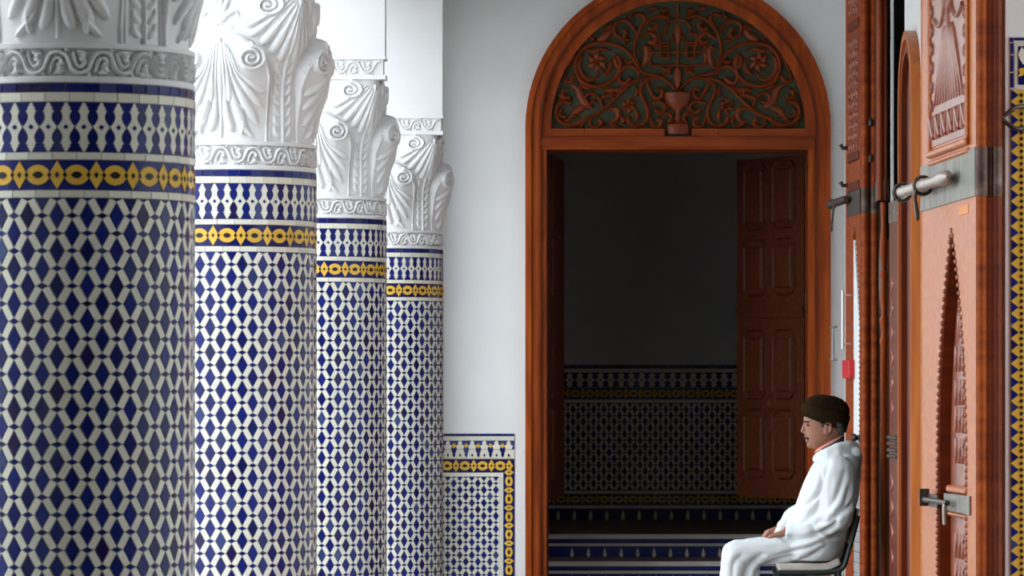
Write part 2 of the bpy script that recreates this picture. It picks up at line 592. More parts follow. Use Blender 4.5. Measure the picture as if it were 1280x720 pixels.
def eye_band(tiles, us, p, v0, v1, single=True, vert=False):
    """ochre ovals and lozenges with dark eyes on blue"""
    vc, hh = (v0 + v1) / 2, (v1 - v0) / 2
    oval = []
    for k in range(16):
        a = 2 * math.pi * k / 16
        oval.append((0.33 * p * math.cos(a), 0.70 * hh * math.copysign(abs(math.sin(a)) ** 1.15, math.sin(a))))
    dia = [(0.225 * p, 0), (0, 0.97 * hh), (-0.225 * p, 0), (0, -0.97 * hh)]
    eye = [(0.15 * p, 0), (0.08 * p, 0.19 * hh), (0, 0.25 * hh), (-0.08 * p, 0.19 * hh), (-0.15 * p, 0), (-0.08 * p, -0.19 * hh), (0, -0.25 * hh), (0.08 * p, -0.19 * hh)]
    dot = [(0.062 * p, 0), (0, 0.24 * hh), (-0.062 * p, 0), (0, -0.24 * hh)]
    tri = [(-0.27 * p, 0.97 * hh), (0.27 * p, 0.97 * hh), (0.24 * p, 0.86 * hh), (0.13 * p, 0.70 * hh), (-0.13 * p, 0.70 * hh), (-0.24 * p, 0.86 * hh)]

    def R(poly):
        return [(-y, x) for x, y in poly] if vert else poly

    def C(du, u, v):
        return (v, u + du) if vert else (u + du, v)
    for u in us:
        tiles.add('oval_tile', 'yellow', R(oval), C(0, u, vc), single)
        tiles.add('ochre_lozenge_tile', 'yellow', R(dia), C(p / 2, u, vc), single, t=0.0043)
        tiles.add('eye_tile', 'black', R(eye), C(0, u, vc), False, t=0.0012, ch=0.0, z0=0.004)
        tiles.add('dot_tile', 'black', R(dot), C(p / 2, u, vc), False, t=0.0012, ch=0.0, z0=0.0043)
        tiles.add('dot_tile', 'black', R(dot), C(0.30 * p, u, vc), False, t=0.0012, ch=0.0, z0=0.0043)
        tiles.add('dot_tile', 'black', R(dot), C(-0.30 * p, u, vc), False, t=0.0012, ch=0.0, z0=0.0043)


def strip_band(tiles, us, p, v0, v1, mat, name, single=True):
    g = 0.0009 if mat == 'blue' else 0.0004
    hh = (v1 - v0) / 2
    for u in us:
        tiles.add(name, mat, [(p / 2 - g, -hh + g), (p / 2 - g, hh - g), (-p / 2 + g, hh - g), (-p / 2 + g, -hh + g)], (u, (v0 + v1) / 2), single)


def vine(mb, fn, us, p, v0, v1, h=0.009):
    """running wavy stem between two rims with a curled leaf in every bay"""
    vc, hh = (v0 + v1) / 2, (v1 - v0) / 2
    w = hh * 0.17
    for u in us:
        mb.stroke([(u + p * k / 16, vc + 0.76 * hh * math.copysign(abs(math.cos(2 * math.pi * k / 16)) ** 0.55, math.cos(2 * math.pi * k / 16))) for k in range(17)], w, h, fn, (1, 1, 1), 2)
        for s in (1, -1):
            c = u + (0 if s == 1 else p / 2)
            mb.stroke([(c - p * 0.15, vc - s * hh * 0.72), (c - p * 0.12, vc - s * hh * 0.15), (c - p * 0.02, vc + s * hh * 0.30), (c + p * 0.09, vc + s * hh * 0.12), (c + p * 0.07, vc - s * hh * 0.18), (c, vc - s * hh * 0.10)], w * 1.0, h * 0.95, fn, (0.7, 1.1, 1.3), 3)
            mb.stroke([(c + p * 0.01, vc - s * hh * 0.25), (c + p * 0.07, vc - s * hh * 0.52), (c + p * 0.17, vc - s * hh * 0.66)], w * 2.0, h * 0.9, fn, leaf_t, 4)
            mb.stroke([(c - p * 0.10, vc - s * hh * 0.86), (c, vc - s * hh * 0.72), (c + p * 0.12, vc - s * hh * 0.90)], w * 1.2, h * 0.85, fn, leaf_t, 3)
            mb.stroke([(c + p * 0.23, vc + s * hh * 0.82), (c + p * 0.18, vc + s * hh * 0.86), (c + p * 0.13, vc + s * hh * 0.80)], w * 1.4, h * 0.8, fn, leaf_t, 3)


# ------------------------------------------------------------------ setting
YW = F / 205.0          # end wall plane
XR = 1.245              # right wall plane
CEIL = 4.7
FLOORS = MB().box(-1.95, 4.2, -6, YW + 0.3, -0.15, 0)
FLOORS.obj('floor', 'floor', kind='structure')['label'] = 'gallery floor of stone tiles'
MB().box(-14, -1.95, -2.0, YW + 0.3, -0.17, -0.02).obj('floor', 'court', kind='structure')['label'] = 'pale marble paving of the open courtyard'
MB().box(-1.95, 4.4, -6.2, YW + 0.4, CEIL, CEIL + 0.2).obj('ceiling', 'plaster', kind='structure')['label'] = 'white gallery ceiling'

# right wall: pieces around the dark opening
D0, D1 = 12.8 * K, 14.45 * K
w = MB()
w.box(XR, XR + 0.4, 8.7 * K + 0.25, D0, 0, CEIL)
w.box(XR, XR + 0.05, D1, YW + 0.35, 0, CEIL)
w.box(XR, XR + 0.4, D0, D1, 3.9, CEIL)
wall_right = w.obj('wall_right', 'plaster', kind='structure')
wall_right['label'] = 'white side wall of the gallery behind the wooden doors'
w = MB()
w.box(1.169, 4.2, 8.7 * K, 8.7 * K + 0.25, 0, CEIL)
wall_pier = w.obj('wall_pier', 'plaster', kind='structure')
wall_pier['label'] = 'white cross wall with a tile panel beside the near door leaf'
w = MB()                 # side room behind the opening; its darkness is put into the plaster colour
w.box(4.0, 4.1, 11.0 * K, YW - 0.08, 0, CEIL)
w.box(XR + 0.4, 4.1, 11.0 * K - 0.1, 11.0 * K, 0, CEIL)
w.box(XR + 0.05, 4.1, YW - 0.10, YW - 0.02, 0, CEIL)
w.obj('wall_side_room', 'dark_room', kind='structure')['label'] = 'walls of the side room, darkened to read as unlit'
MB().box(1.234, 1.247, 13.38 * K - 0.02, 13.38 * K + 0.02, 2.28, 3.9).obj('trim_1', 'plaster', kind='structure')['label'] = 'thin white strip beside the dark opening'

# courtyard sides
HO0, HO1 = 5.5 * K, 8.5 * K      # opening and unseen yard added to light the near door and columns
MB().box(4.2, 16, -2, YW, -0.17, -0.02).obj('floor', 'court', kind='structure')['label'] = 'paving of the added unseen yard'
MB().box(16, 16.2, -2, YW, -0.1, 5).obj('wall_added_yard', 'hall', kind='structure')['label'] = 'far wall of the added unseen yard'
MB().box(-14.2, -14, -2.2, YW + 0.3, -0.1, 6).obj('wall_court', 'plaster', kind='structure')['label'] = 'white far wall of the courtyard'
MB().box(-1.95, -1.75, -6, 6.64 * K - 0.12, 0, CEIL).box(-1.75, -1.27, YW - 0.3, YW, 0, CEIL).obj('wall_left', 'plaster', kind='structure')['label'] = 'added unseen white walls blocking courtyard light at both ends of the column row'  # unseen walls added to shade the first column and the end wall
MB().box(-14, -1.95, -2.2, -2.0, -0.1, 6).obj('wall_court', 'plaster', kind='structure')['label'] = 'white near wall of the courtyard'
MB().box(4.2, 4.4, -6, HO0, 0, CEIL).box(4.2, 4.4, HO1, 8.7 * K + 0.25, 0, CEIL).box(4.2, 4.4, HO0, HO1, 4.2, CEIL).obj('wall_hall', 'hall', kind='structure')['label'] = 'side wall of the covered hall'
MB().box(-1.95, 4.4, -6.2, -6, 0, CEIL).obj('wall_front', 'hall', kind='structure')['label'] = 'wall of the covered hall facing the arched door'
MB().box(-1.78, -1.24, 5.0 * K, YW, 3.55, CEIL).obj('trim_2', 'plaster', kind='structure')['label'] = 'white beam over the row of columns'

# end wall with the arched opening
DCX = X(847.5, YW)                     # door centre
OX0, OX1 = X(683, YW), X(1010, YW)     # clear opening
ZL = Z(187, YW)                        # lintel underside
ZS = Z(160, YW)                        # springing
RO = 190.5 / 205.0                     # outer radius of the frame
WT = 0.35


def arch_hole_wall():
    n = 32
    xl, xr, zt = -14.2, XR, 7.0
    cut = RO - 0.06
    poly = [(xl, 0), (xl, zt), (4.2, zt), (4.2, 0), (DCX + cut, 0), (DCX + cut, ZS)]
    for k in range(1, n):
        a = math.pi * k / n
        poly.append((DCX + cut * math.cos(a), ZS + cut * math.sin(a)))
    poly += [(DCX - cut, ZS), (DCX - cut, 0)]
    T = Matrix(((1, 0, 0, 0), (0, 0, -1, YW + WT), (0, 1, 0, 0), (0, 0, 0, 1)))
    return MB().prism(poly, 0, WT, T=T)


wall_end = arch_hole_wall().obj('wall_end', 'plaster', kind='structure')
wall_end['label'] = 'white end wall of the gallery around the arched door'

# room behind the arched door
YB = F / 171.7
ZLAND = EYE - 185 / 190.0
w = MB()
w.box(-3.2, 3.6, YB, YB + 0.2, 0, 4.6)
wall_back = w.obj('wall_back', 'plaster', kind='structure')
wall_back['label'] = 'dim white back wall inside the arched doorway'
w = MB()
w.box(-3.4, -3.2, YW + WT, YB, 0, 4.6)
w.box(3.6, 3.8, YW + WT, YB, 0, 4.6)
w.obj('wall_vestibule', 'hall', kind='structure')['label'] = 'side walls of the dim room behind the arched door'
MB().box(-3.4, 3.8, YW + WT, YB + 0.2, 4.6, 4.8).obj('ceiling', 'wood_dark', kind='structure')['label'] = 'ceiling of the dim room behind the arched door'
MB().box(-3.4, 3.8, YW + WT - 0.1, YB, -0.15, 0.0).obj('floor', 'terracotta', kind='structure')['label'] = 'floor of the room behind the arched door'

# ------------------------------------------------------------------ steps
YS = 17.4 * K
steps = thing('tiled_steps', 'two marble-edged steps with dark blue tiled risers inside the arched doorway', 'steps', (0, YS, 0))
st_y = [(F / 195.0, EYE - 219 / 195.0, 'terracotta'), (F / 190.0, ZLAND, 'terracotta')]
SX0, SX1 = -1.6, 2.2
prevz = 0.0
sb = MB()
for k, (yy, zz, mt) in enumerate(st_y):
    y2 = st_y[1][0] + 0.1 if k == 0 else YB - 0.012
    sb.box(SX0, SX1, yy - YS + 0.02, y2 - YS, prevz if k else 0.0, zz - 0.028)
    prevz = 0.0
sb.obj('step_body', 'grout', steps)
for k, (yy, zz, mt) in enumerate(st_y):
    MB().box(SX0, SX1, yy - YS - 0.012, yy - YS + 0.10, zz - 0.028, zz).obj('nosing', 'marble', steps)
    y2 = st_y[1][0] + 0.02 if k == 0 else YB - 0.012
    tp = MB().box(SX0, SX1, yy - YS + 0.10, y2 - YS, zz - 0.028, zz - 0.001).obj('tread', 'terracotta', steps)
    top = zz - 0.03
    bot = 0.0 if k == 0 else st_y[0][1]
    MB().box(SX0, SX1, yy - YS + 0.010, yy - YS + 0.02, top - 0.028, top - 0.002).obj('riser_strip', 'blue', steps)
    MB().box(SX0, SX1, yy - YS + 0.008, yy - YS + 0.02, top - 0.047, top - 0.030).obj('riser_line', 'white', steps)
    MB().box(SX0, SX1, yy - YS + 0.010, yy - YS + 0.02, max(bot, top - 0.145), top - 0.049).obj('riser_band', 'blue', steps)
    sf = [(0.013, -0.04), (0.013, -0.034), (0.008, -0.022), (0.010, -0.012), (0.016, -0.008), (0.007, 0.002), (0.009, 0.012), (0.004, 0.022), (0.0012, 0.036)]
    poly = sf + [(-a, b) for a, b in reversed(sf)]
    me = MB().prism(poly, 0, 0.003, bottom=False).mesh('small_finial', 'white')
    zc = top - 0.049 - 0.045
    i = 0
    u = X(715, yy)
    while u < X(1000, yy):
        link('small_finial', me, steps, mat4=Matrix(((1, 0, 0, u), (0, 0, -1, yy - YS + 0.010), (0, 1, 0, zc), (0, 0, 0, 1))))
        u += 0.108


def wall_frame(origin):
    """frame of a wall that faces the camera: u right, v up"""
    return Matrix(((1, 0, 0, origin[0]), (0, 0, -1, origin[1]), (0, 1, 0, origin[2]), (0, 0, 0, 1)))


def flat_place(u, v):
    return Matrix.Translation((u, v, 0))


def box_vis(x0, x1, y0=-5, y1=725):
    def vis(T):
        p = T.translation
        px, py = PROJ(p)
        return 1 if x0 <= px <= x1 and y0 <= py <= y1 else 0
    return vis


def slab(tiles_parent, name, mat, u0, u1, v0, v1, z0, z1):
    return MB().prism([(u0, v0), (u1, v0), (u1, v1), (u0, v1)], z0, z1).obj(name, mat, tiles_parent)


# ------------------------------------------------------------------ dado of the room behind the door
def dado_back():
    base = wall_frame((0, YB, 0))
    root = link('tile_dado', None, wall_back, 'dim tiled dado with ochre bands on the back wall')
    root.matrix_local = base
    S = 171.7

    def v(py):
        return EYE + (VY - py) / S
    u0, u1 = -1.6, 2.2
    slab(root, 'grout_bed', 'grout', u0, u1, ZLAND, v(456), -0.01, 0.004)
    T = Tiles(root, base, lambda a, b: Matrix.Translation((a, b, 0.004)), box_vis(703, 1008))
    n = int((u1 - u0) / 0.06)
    strip_band(T, [u0 + 0.03 + k * 0.06 for k in range(n)], 0.06, v(461), v(456), 'blue', 'strip_tile')
    slab(root, 'white_line', 'white', u0, u1, v(465), v(461), 0.004, 0.008)
    p = 0.075
    us = [u0 + p / 2 + k * p for k in range(int((u1 - u0) / p))]
    finial_band(T, us, p, v(484), v(466))
    slab(root, 'blue_band', 'blue', u0, u1, v(499), v(485), 0.004, 0.006)
    us = [u0 + 0.08 + k * 0.105 for k in range(int((u1 - u0) / 0.105))]
    eye_band(T, us, 0.105, v(499), v(485))
    slab(root, 'white_line', 'white', u0, u1, v(503.5), v(499.5), 0.004, 0.008)
    lozenge_field(T, u0, u1, v(613), v(504), 0.075, 0.045, 0.0, v(504), small_single=False)
    slab(root, 'white_line', 'white', u0, u1, v(617), v(613.5), 0.004, 0.008)
    slab(root, 'blue_band', 'blue', u0, u1, v(631), v(617.5), 0.004, 0.006)
    eye_band(T, us, 0.105, v(631), v(617.5))
    slab(root, 'white_line', 'white', u0, u1, v(635.5), v(632), 0.004, 0.008)
    slab(root, 'blue_band', 'blue', u0, u1, ZLAND, v(636), 0.004, 0.006)
    sf = [(0.014, -0.036), (0.014, -0.030), (0.009, -0.018), (0.016, -0.006), (0.008, 0.004), (0.010, 0.014), (0.004, 0.022), (0.0012, 0.036)]
    poly = sf + [(-a, b) for a, b in reversed(sf)]
    q = u0 + 0.06
    while q < u1:
        T.add('small_finial_tile', 'white', poly, (q, v(643.5)), True, ch=0.0, z0=0.002)
        q += 0.118
    T.emit()


dado_back()


# ------------------------------------------------------------------ dado beside the arched door
def dado_end():
    base = wall_frame((0, YW, 0))
    root = link('tile_dado', None, wall_end, 'blue, white and ochre tiled dado ending at a vertical ochre border')
    root.matrix_local = base
    S = 205.0

    def v(py):
        return EYE + (VY - py) / S

    def u(px):
        return (px - VX) / S
    u0 = -2.6
    ur = u(643)
    slab(root, 'grout_bed', 'grout', u0, ur, 0, v(542), 0, 0.004)
    T = Tiles(root, base, lambda a, b: Matrix.Translation((a, b, 0.004)), box_vis(548, 650))
    p = 0.072
    n = int((ur - u0) / p)
    strip_band(T, [ur - p / 2 - k * p for k in range(n)], p, v(545), v(542), 'blue', 'strip_tile')
    slab(root, 'white_line', 'white', u0, ur, v(550.5), v(545.5), 0.004, 0.008)
    slab(root, 'blue_band', 'blue', u0, ur, v(562), v(551), 0.004, 0.006)
    slab(root, 'white_band', 'white', u0, ur, v(573), v(562), 0.004, 0.006)
    # merlons: white finials up, blue drops down, ochre hearts between
    fin = [(0.018, -0.027), (0.026, -0.006), (0.011, 0.002), (0.013, 0.012), (0.004, 0.026)]
    fin = fin + [(-a, b) for a, b in reversed(fin)]
    drop = [(0.012, 0.027), (0.016, 0.012), (0.008, 0.0), (0.009, -0.012), (0.003, -0.027)]
    drop = drop + [(-a, b) for a, b in reversed(drop)]
    heart = [(0, -0.016), (0.013, -0.004), (0.010, 0.004), (0, 0.016), (-0.010, 0.004), (-0.013, -0.004)]
    tick = [(0.005, -0.008), (0.005, 0.008), (-0.005, 0.008), (-0.005, -0.008)]
    k = 0
    q = ur - 0.035
    while q > u0:
        T.add('merlon_tile', 'white', fin, (q, v(556)), True, ch=0, z0=0.002)
        T.add('tick_tile', 'black', tick, (q, v(569)), False, ch=0, z0=0.0025, t=0.003)
        T.add('drop_tile', 'blue', drop, (q - 0.037, v(566)), True, ch=0, z0=0.002)
        T.add('heart_tile', 'yellow', heart, (q - 0.037, v(557)), True, ch=0, z0=0.0025)
        q -= 0.074
    slab(root, 'blue_band', 'blue', u0, ur, v(590.5), v(574), 0.004, 0.006)
    pe = 0.108
    xe = u(636.5)
    eye_band(T, [xe - pe / 2 - pe * (k + 0.0) for k in range(int((xe - u0) / pe))], pe, v(590.5), v(574))
    slab(root, 'white_line', 'white', u0, u(629), v(595.5), v(591), 0.004, 0.008)
    slab(root, 'white_line', 'white', u(624), u(629), 0.1, v(595.5), 0.004, 0.008)
    slab(root, 'blue_band', 'blue', u(629.5), ur, 0.1, v(590.5), 0.004, 0.006)
    zt = v(590.5)
    eye_band(T, [zt - pe / 2 - pe * k for k in range(int((zt - 0.1) / pe))], pe, u(629.5), ur, vert=True)
    lozenge_field(T, u0, u(624), 0.1, v(596), 0.0735, 0.0398, u(620), v(596), small_single=False)
    T.emit()
    # low skirting on the other side of the door
    r2 = link('tile_skirting', None, wall_end, 'low blue and white tiled skirting behind the chair')
    r2.matrix_local = base
    slab(r2, 'white_band', 'white', u(1040), XR, 0, v(702), 0, 0.004)
    slab(r2, 'blue_strip', 'blue', u(1040), XR, v(702), v(697), 0, 0.006)
    T = Tiles(r2, base, lambda a, b: Matrix.Translation((a, b, 0.004)), box_vis(1040, 1075))
    strip_band(T, [u(1056.5) for k in range(3)][:1], 0.02, v(760), v(703), 'blue', 'strip_tile')
    T.emit()


dado_end()


# ------------------------------------------------------------------ columns
R = 0.30
HB = EYE


def core_r(phi, h):
    """bell of the capital: round below, square above"""
    t = min(1, max(0, (h - 1.02) / (1.32 - 1.02)))
    t = t * t * (3 - 2 * t)
    a = (phi + math.pi / 4) % (math.pi / 2) - math.pi / 4
    e = 10.0
    c, s = abs(math.cos(phi)), abs(math.sin(phi))
    sq = 0.285 / ((c ** e + s ** e) ** (1 / e))
    return 0.282 * (1 - t) + sq * t


def sstep(x):
    x = min(1, max(0, x))
    return x * x * (3 - 2 * x)


def shield(phi, h):
    a = (phi + math.pi / 4) % (math.pi / 2) - math.pi / 4
    u = a * 0.30
    W = 0.168
    if abs(u) >= W + 0.006:
        return 0
    top = 1.05 + 0.165 * math.sqrt(max(0, 1 - (u / W) ** 2))
    edge = sstep((W + 0.004 - abs(u)) / 0.010) * sstep((top + 0.004 - h) / 0.014)
    lift = 0.008 + 0.060 * sstep((h - 0.86) / 0.27) - 0.012 * sstep((h - 1.13) / 0.09)
    lift *= 0.55 + 0.45 * sstep((W - abs(u)) / 0.10)
    return edge * lift


def cap_fn(u, h, off):
    phi = u / 0.30
    r = core_r(phi, h) + shield(phi, h) + off
    return (r * math.sin(phi), -r * math.cos(phi), EYE + h)


def cyl_fn(rad):
    def fn(u, h, off):
        phi = u / 0.30
        r = rad + off
        return (r * math.sin(phi), -r * math.cos(phi), EYE + h)
    return fn


CAPM = {}


def build_capital_meshes():
    bell = MB()
    n, m = 200, 66
    h0, h1 = 0.826, 1.366
    v, f = [], []
    for j in range(m + 1):
        h = h0 + (h1 - h0) * j / m
        for i in range(n):
            phi = 2 * math.pi * i / n
            v.append(cap_fn(phi * 0.30, h, 0))
    for j in range(m):
        for i in range(n):
            k = (i + 1) % n
            f.append((j * n + i, j * n + k, (j + 1) * n + k, (j + 1) * n + i))
    bell.add(v, f)
    CAPM['bell'] = bell.mesh('bell', 'stucco', 50)
    # acanthus on the shield (one face, centre u = 0)
    ac = MB()
    ac.stroke([(0, 1.19), (0, 1.05), (0, 0.85)], 0.010, 0.010, cap_fn, (0.6, 1.0, 0.5), 5)
    ends = [((0.006, 1.17), (0.012, 1.05), (0.020, 0.93), (0.040, 0.872), 0.016),
            ((0.012, 1.17), (0.024, 1.06), (0.048, 0.96), (0.086, 0.882), 0.017),
            ((0.018, 1.165), (0.034, 1.07), (0.070, 0.985), (0.128, 0.90), 0.016),
            ((0.024, 1.155), (0.044, 1.075), (0.088, 1.01), (0.142, 0.955), 0.014),
            ((0.030, 1.14), (0.052, 1.075), (0.096, 1.035), (0.148, 1.005), 0.013),
            ((0.014, 1.17), (0.020, 1.08), (0.026, 1.02), (0.030, 0.97), 0.012),
            ((0.04, 1.0), (0.062, 0.955), (0.075, 0.91), (0.070, 0.862), 0.012),
            ((0.03, 0.96), (0.045, 0.93), (0.062, 0.90), (0.110, 0.855), 0.010)]
    for s in (1, -1):
        for a, b, c, d, wd in ends:
            ac.stroke([(s * a[0], a[1]), (s * b[0], b[1]), (s * c[0], c[1]), (s * d[0], d[1])], wd, 0.016, cap_fn, lobe_t, 4)
        for k in range(4):
            ac.stroke([(s * (0.060 + 0.021 * k), 0.965 + 0.022 * k), (s * (0.078 + 0.021 * k), 0.935 + 0.022 * k)], 0.010, 0.010, cap_fn, leaf_t, 4)
        ac.stroke([(s * 0.164, 0.84), (s * 0.166, 0.95), (s * 0.160, 1.06), (s * 0.130, 1.13)], 0.005, 0.007, cap_fn, (1, 1, 0.6), 4)
    CAPM['acanthus'] = ac.mesh('acanthus_leaf', 'stucco', 60)
    for s in (1, -1):
        vo = MB()
        vo.stroke(spiral(s * 0.092, 1.12, 0.046, 2.3, math.pi / 2 if s > 0 else math.pi / 2, -s, 12, 0.1), 0.0075, 0.018, cap_fn, (1.25, 1.0, 0.7), 1)
        vo.stroke([(s * 0.092 - 0.008, 1.12), (s * 0.092 + 0.008, 1.12)], 0.008, 0.018, cap_fn, (0.8, 1, 0.8), 3)
        CAPM['volute%d' % s] = vo.mesh('volute', 'stucco', 60)
    # corner stem, its leaflets and fan (corner at u = 0.2356)
    cu = math.pi / 4 * 0.30
    cs = MB()
    cs.stroke([(cu, 0.835), (cu, 1.0), (cu, 1.22)], 0.007, 0.010, cap_fn, (1, 1, 0.6), 5)
    for s in (1, -1):
        cs.stroke([(cu + s * 0.058, 0.835), (cu + s * 0.056, 0.95), (cu + s * 0.055, 1.04)], 0.004, 0.006, cap_fn, (1, 1, 0.4), 4)
        for k in range(7):
            h = 0.87 + 0.036 * k
            cs.stroke([(cu + s * 0.010, h - 0.012), (cu + s * 0.032, h + 0.002), (cu + s * 0.036, h + 0.026)], 0.010, 0.011, cap_fn, leaf_t, 4)
    CAPM['corner'] = cs.mesh('corner_stem', 'stucco', 60)
    fan = MB()
    for s in (1, -1):
        for (a, b, c, wd) in [((0.004, 1.30), (0.014, 1.21), (0.030, 1.115), 0.014), ((0.010, 1.305), (0.034, 1.22), (0.062, 1.14), 0.016),
                              ((0.018, 1.31), (0.056, 1.235), (0.098, 1.168), 0.016), ((0.026, 1.315), (0.078, 1.25), (0.134, 1.200), 0.015),
                              ((0.03, 1.325), (0.09, 1.268), (0.15, 1.232), 0.012)]:
            fan.stroke([(cu + s * a[0], a[1]), (cu + s * b[0], b[1]), (cu + s * c[0], c[1])], wd, 0.018, cap_fn, lobe_t, 5)
    fan.stroke([(cu, 1.33), (cu, 1.24), (cu, 1.13)], 0.010, 0.016, cap_fn, lobe_t, 5)
    CAPM['fan'] = fan.mesh('corner_leaf', 'stucco', 60)
    for s in (1, -1):
        vo = MB()
        vo.stroke(spiral(cu + s * 0.086, 1.305, 0.040, 2.1, math.pi / 2, s, 12, 0.1), 0.0075, 0.020, cap_fn, (1.25, 1, 0.7), 1)
        vo.stroke([(cu + s * 0.086 - 0.007, 1.305), (cu + s * 0.086 + 0.007, 1.305)], 0.008, 0.02, cap_fn, (0.8, 1, 0.8), 3)
        CAPM['upvol%d' % s] = vo.mesh('upper_volute', 'stucco', 60)
    li = MB()
    for s in (1, -1):
        li.stroke([(0, 1.245), (s * 0.020, 1.275), (s * 0.050, 1.285), (s * 0.062, 1.262)], 0.013, 0.013, cap_fn, leaf_t, 4)
        li.stroke([(0, 1.25), (s * 0.012, 1.30), (s * 0.034, 1.335)], 0.013, 0.013, cap_fn, leaf_t, 4)
        li.stroke([(s * 0.004, 1.245), (s * 0.03, 1.235), (s * 0.05, 1.228)], 0.009, 0.010, cap_fn, leaf_t, 4)
    li.stroke([(0, 1.235), (0, 1.29), (0, 1.345)], 0.013, 0.014, cap_fn, leaf_t, 4)
    CAPM['lily'] = li.mesh('palmette', 'stucco', 60)
    # scroll ring round the shaft
    rg = MB()
    rg.lathe([(0.288, EYE + 0.742), (0.303, EYE + 0.743), (0.304, EYE + 0.757), (0.288, EYE + 0.761), (0.288, EYE + 0.823), (0.304, EYE + 0.827), (0.305, EYE + 0.838), (0.285, EYE + 0.842)], 96)
    P = 2 * math.pi * 0.30 / 17
    vine(rg, cyl_fn(0.289), [P * k for k in range(17)], P, 0.758, 0.826, 0.017)
    CAPM['ring'] = rg.mesh('scroll_ring', 'stucco', 45)
    # square abacus with the same scroll
    ab = MB()
    H = 0.285
    W2 = H + 0.022
    for y0, y1, xw in ((-H, -0.16, W2), (-0.16, 0.12, 0.268), (0.12, H, 0.270)):
        e = 0.010 if y1 < -0.1 else 0.0
        ab.box(-xw - e, xw + e, y0 - (e if y0 < -0.2 else 0), y1 + (e if y1 > 0.2 else 0), EYE + 1.352, EYE + 1.372)
        ab.box(-xw + 0.002, xw - 0.002, y0 + 0.002, y1 - 0.002, EYE + 1.372, EYE + 1.44)
        ab.box(-xw - e, xw + e, y0 - (e if y0 < -0.2 else 0), y1 + (e if y1 > 0.2 else 0), EYE + 1.44, EYE + 1.452)
    for k in range(4):
        q = Quaternion((0, 0, 1), k * math.pi / 2)

        def fn(u, h, off, q=q):
            return tuple(q @ Vector((u, -((H if k % 2 == 0 else 0.268) - 0.003 + off), EYE + h)))
        vine(ab, fn, [-0.295 + 0.118 * i for i in range(5)] if k == 0 else ([-0.236 + 0.118 * i for i in range(4)] if k == 2 else [-0.118, 0.0]), 0.118, 1.374, 1.438, 0.012)
    CAPM['abacus'] = ab.mesh('abacus', 'stucco', 45)


build_capital_meshes()


def build_column(xc, yc, label, left_px, small_single, top_z, phase):
    col = thing('tiled_column', label, 'column', (xc, yc, 0), 'tiled columns of the arcade')
    base = Matrix.Translation((xc, yc, 0))

    def place(u, v):
        phi = u / R
        c, s = math.cos(phi), math.sin(phi)
        return Matrix(((c, 0, s, R * s), (s, 0, -c, -R * c), (0, 1, 0, v), (0, 0, 0, 1)))

    def vis(T):
        p = T.translation
        out = Vector((T[0][2], T[1][2], 0))
        to = (Vector((0, 0, EYE)) - p)
        to.z = 0
        fc = out.dot(to.normalized())
        px, py = PROJ(p)
        if fc < 0.06 or px < max(-4, left_px) or py > 724 or py < -4:
            return 0
        return fc
    # plinth, shaft and white lines
    MB().lathe([(0.36, 0), (0.36, 0.10), (0.33, 0.13), (0.33, 0.16), (0.299, 0.18)], 48).obj('base', 'marble', col, 40)
    MB().lathe([(R, 0.15), (R, EYE + 0.745)], 96).obj('shaft', 'grout', col, True)

    def ring(name, mat, h0, h1, t):
        MB().lathe([(R, EYE + h0), (R + t, EYE + h0 + 0.0006), (R + t, EYE + h1 - 0.0006), (R, EYE + h1)], 96).obj(name, mat, col, 30)
    circ = 2 * math.pi * R
    T = Tiles(col, base, place, vis)

    def us(n, o=0.0):
        return [circ * (k + o) / n - circ / 2 for k in range(n)]
    strip_band(T, us(46), circ / 46, EYE + 0.719, EYE + 0.741, 'blue', 'strip_tile')
    strip_band(T, us(32), circ / 32, EYE + 0.695, EYE + 0.718, 'white', 'white_strip_tile')
    finial_band(T, us(44, 0.5), circ / 44, EYE + 0.573, EYE + 0.694)
    strip_band(T, us(32, 0.3), circ / 32, EYE + 0.554, EYE + 0.572, 'white', 'white_strip_tile')
    ring('blue_band', 'blue', 0.480, 0.553, 0.0015)
    eye_band(T, us(20, phase), circ / 20, EYE + 0.481, EYE + 0.552)
    strip_band(T, us(32, 0.6), circ / 32, EYE + 0.461, EYE + 0.479, 'white', 'white_strip_tile')
    lozenge_field(T, -circ / 2, circ / 2, 0.19, EYE + 0.460, circ / 26, 0.0430, -circ / 2 + circ / 52, EYE + 0.460, wrap=True, small_single=small_single)
    T.emit()
    # capital
    link('scroll_ring', CAPM['ring'], col)
    cap = link('capital', CAPM['bell'], col)
    for k in range(4):
        rz = Matrix.Rotation(k * math.pi / 2, 4, 'Z')
        for key, nm in (('acanthus', 'acanthus_leaf'), ('volute1', 'volute'), ('volute-1', 'volute'), ('corner', 'corner_stem'), ('fan', 'corner_leaf'), ('upvol1', 'upper_volute'), ('upvol-1', 'upper_volute'), ('lily', 'palmette')):
            link(nm, CAPM[key], cap, mat4=rz)
    link('abacus', CAPM['abacus'], col)
    MB().prism([(-0.313, -0.283), (0.313, -0.283), (0.313, -0.16), (0.262, -0.16), (0.262, 0.283), (-0.262, 0.283), (-0.262, -0.16), (-0.313, -0.16)], EYE + 1.452, top_z).obj('impost', 'plaster', col)
    return col


COLS = [(241, 6.64, 'shaded blue and white tiled column, farthest of the row from the arched door', -100, True),
        (394, 9.30, 'brightly lit tiled column standing next to the shaded one', 243, True),
        (482, 11.97, 'tiled column between the bright column by the shaded one and the one at the end wall', 394, False),
        (553, 14.60, 'tiled column at the end wall dado, last before the arched door', 482, False)]
for (edge, front, lb, lp, ss), phase in zip(COLS, (0.5, 0.22, 0.0, 0.35)):
    yc = front * K + R
    build_column((edge - VX) * yc / F - R, yc, lb, lp - 3, ss, 3.55, phase)


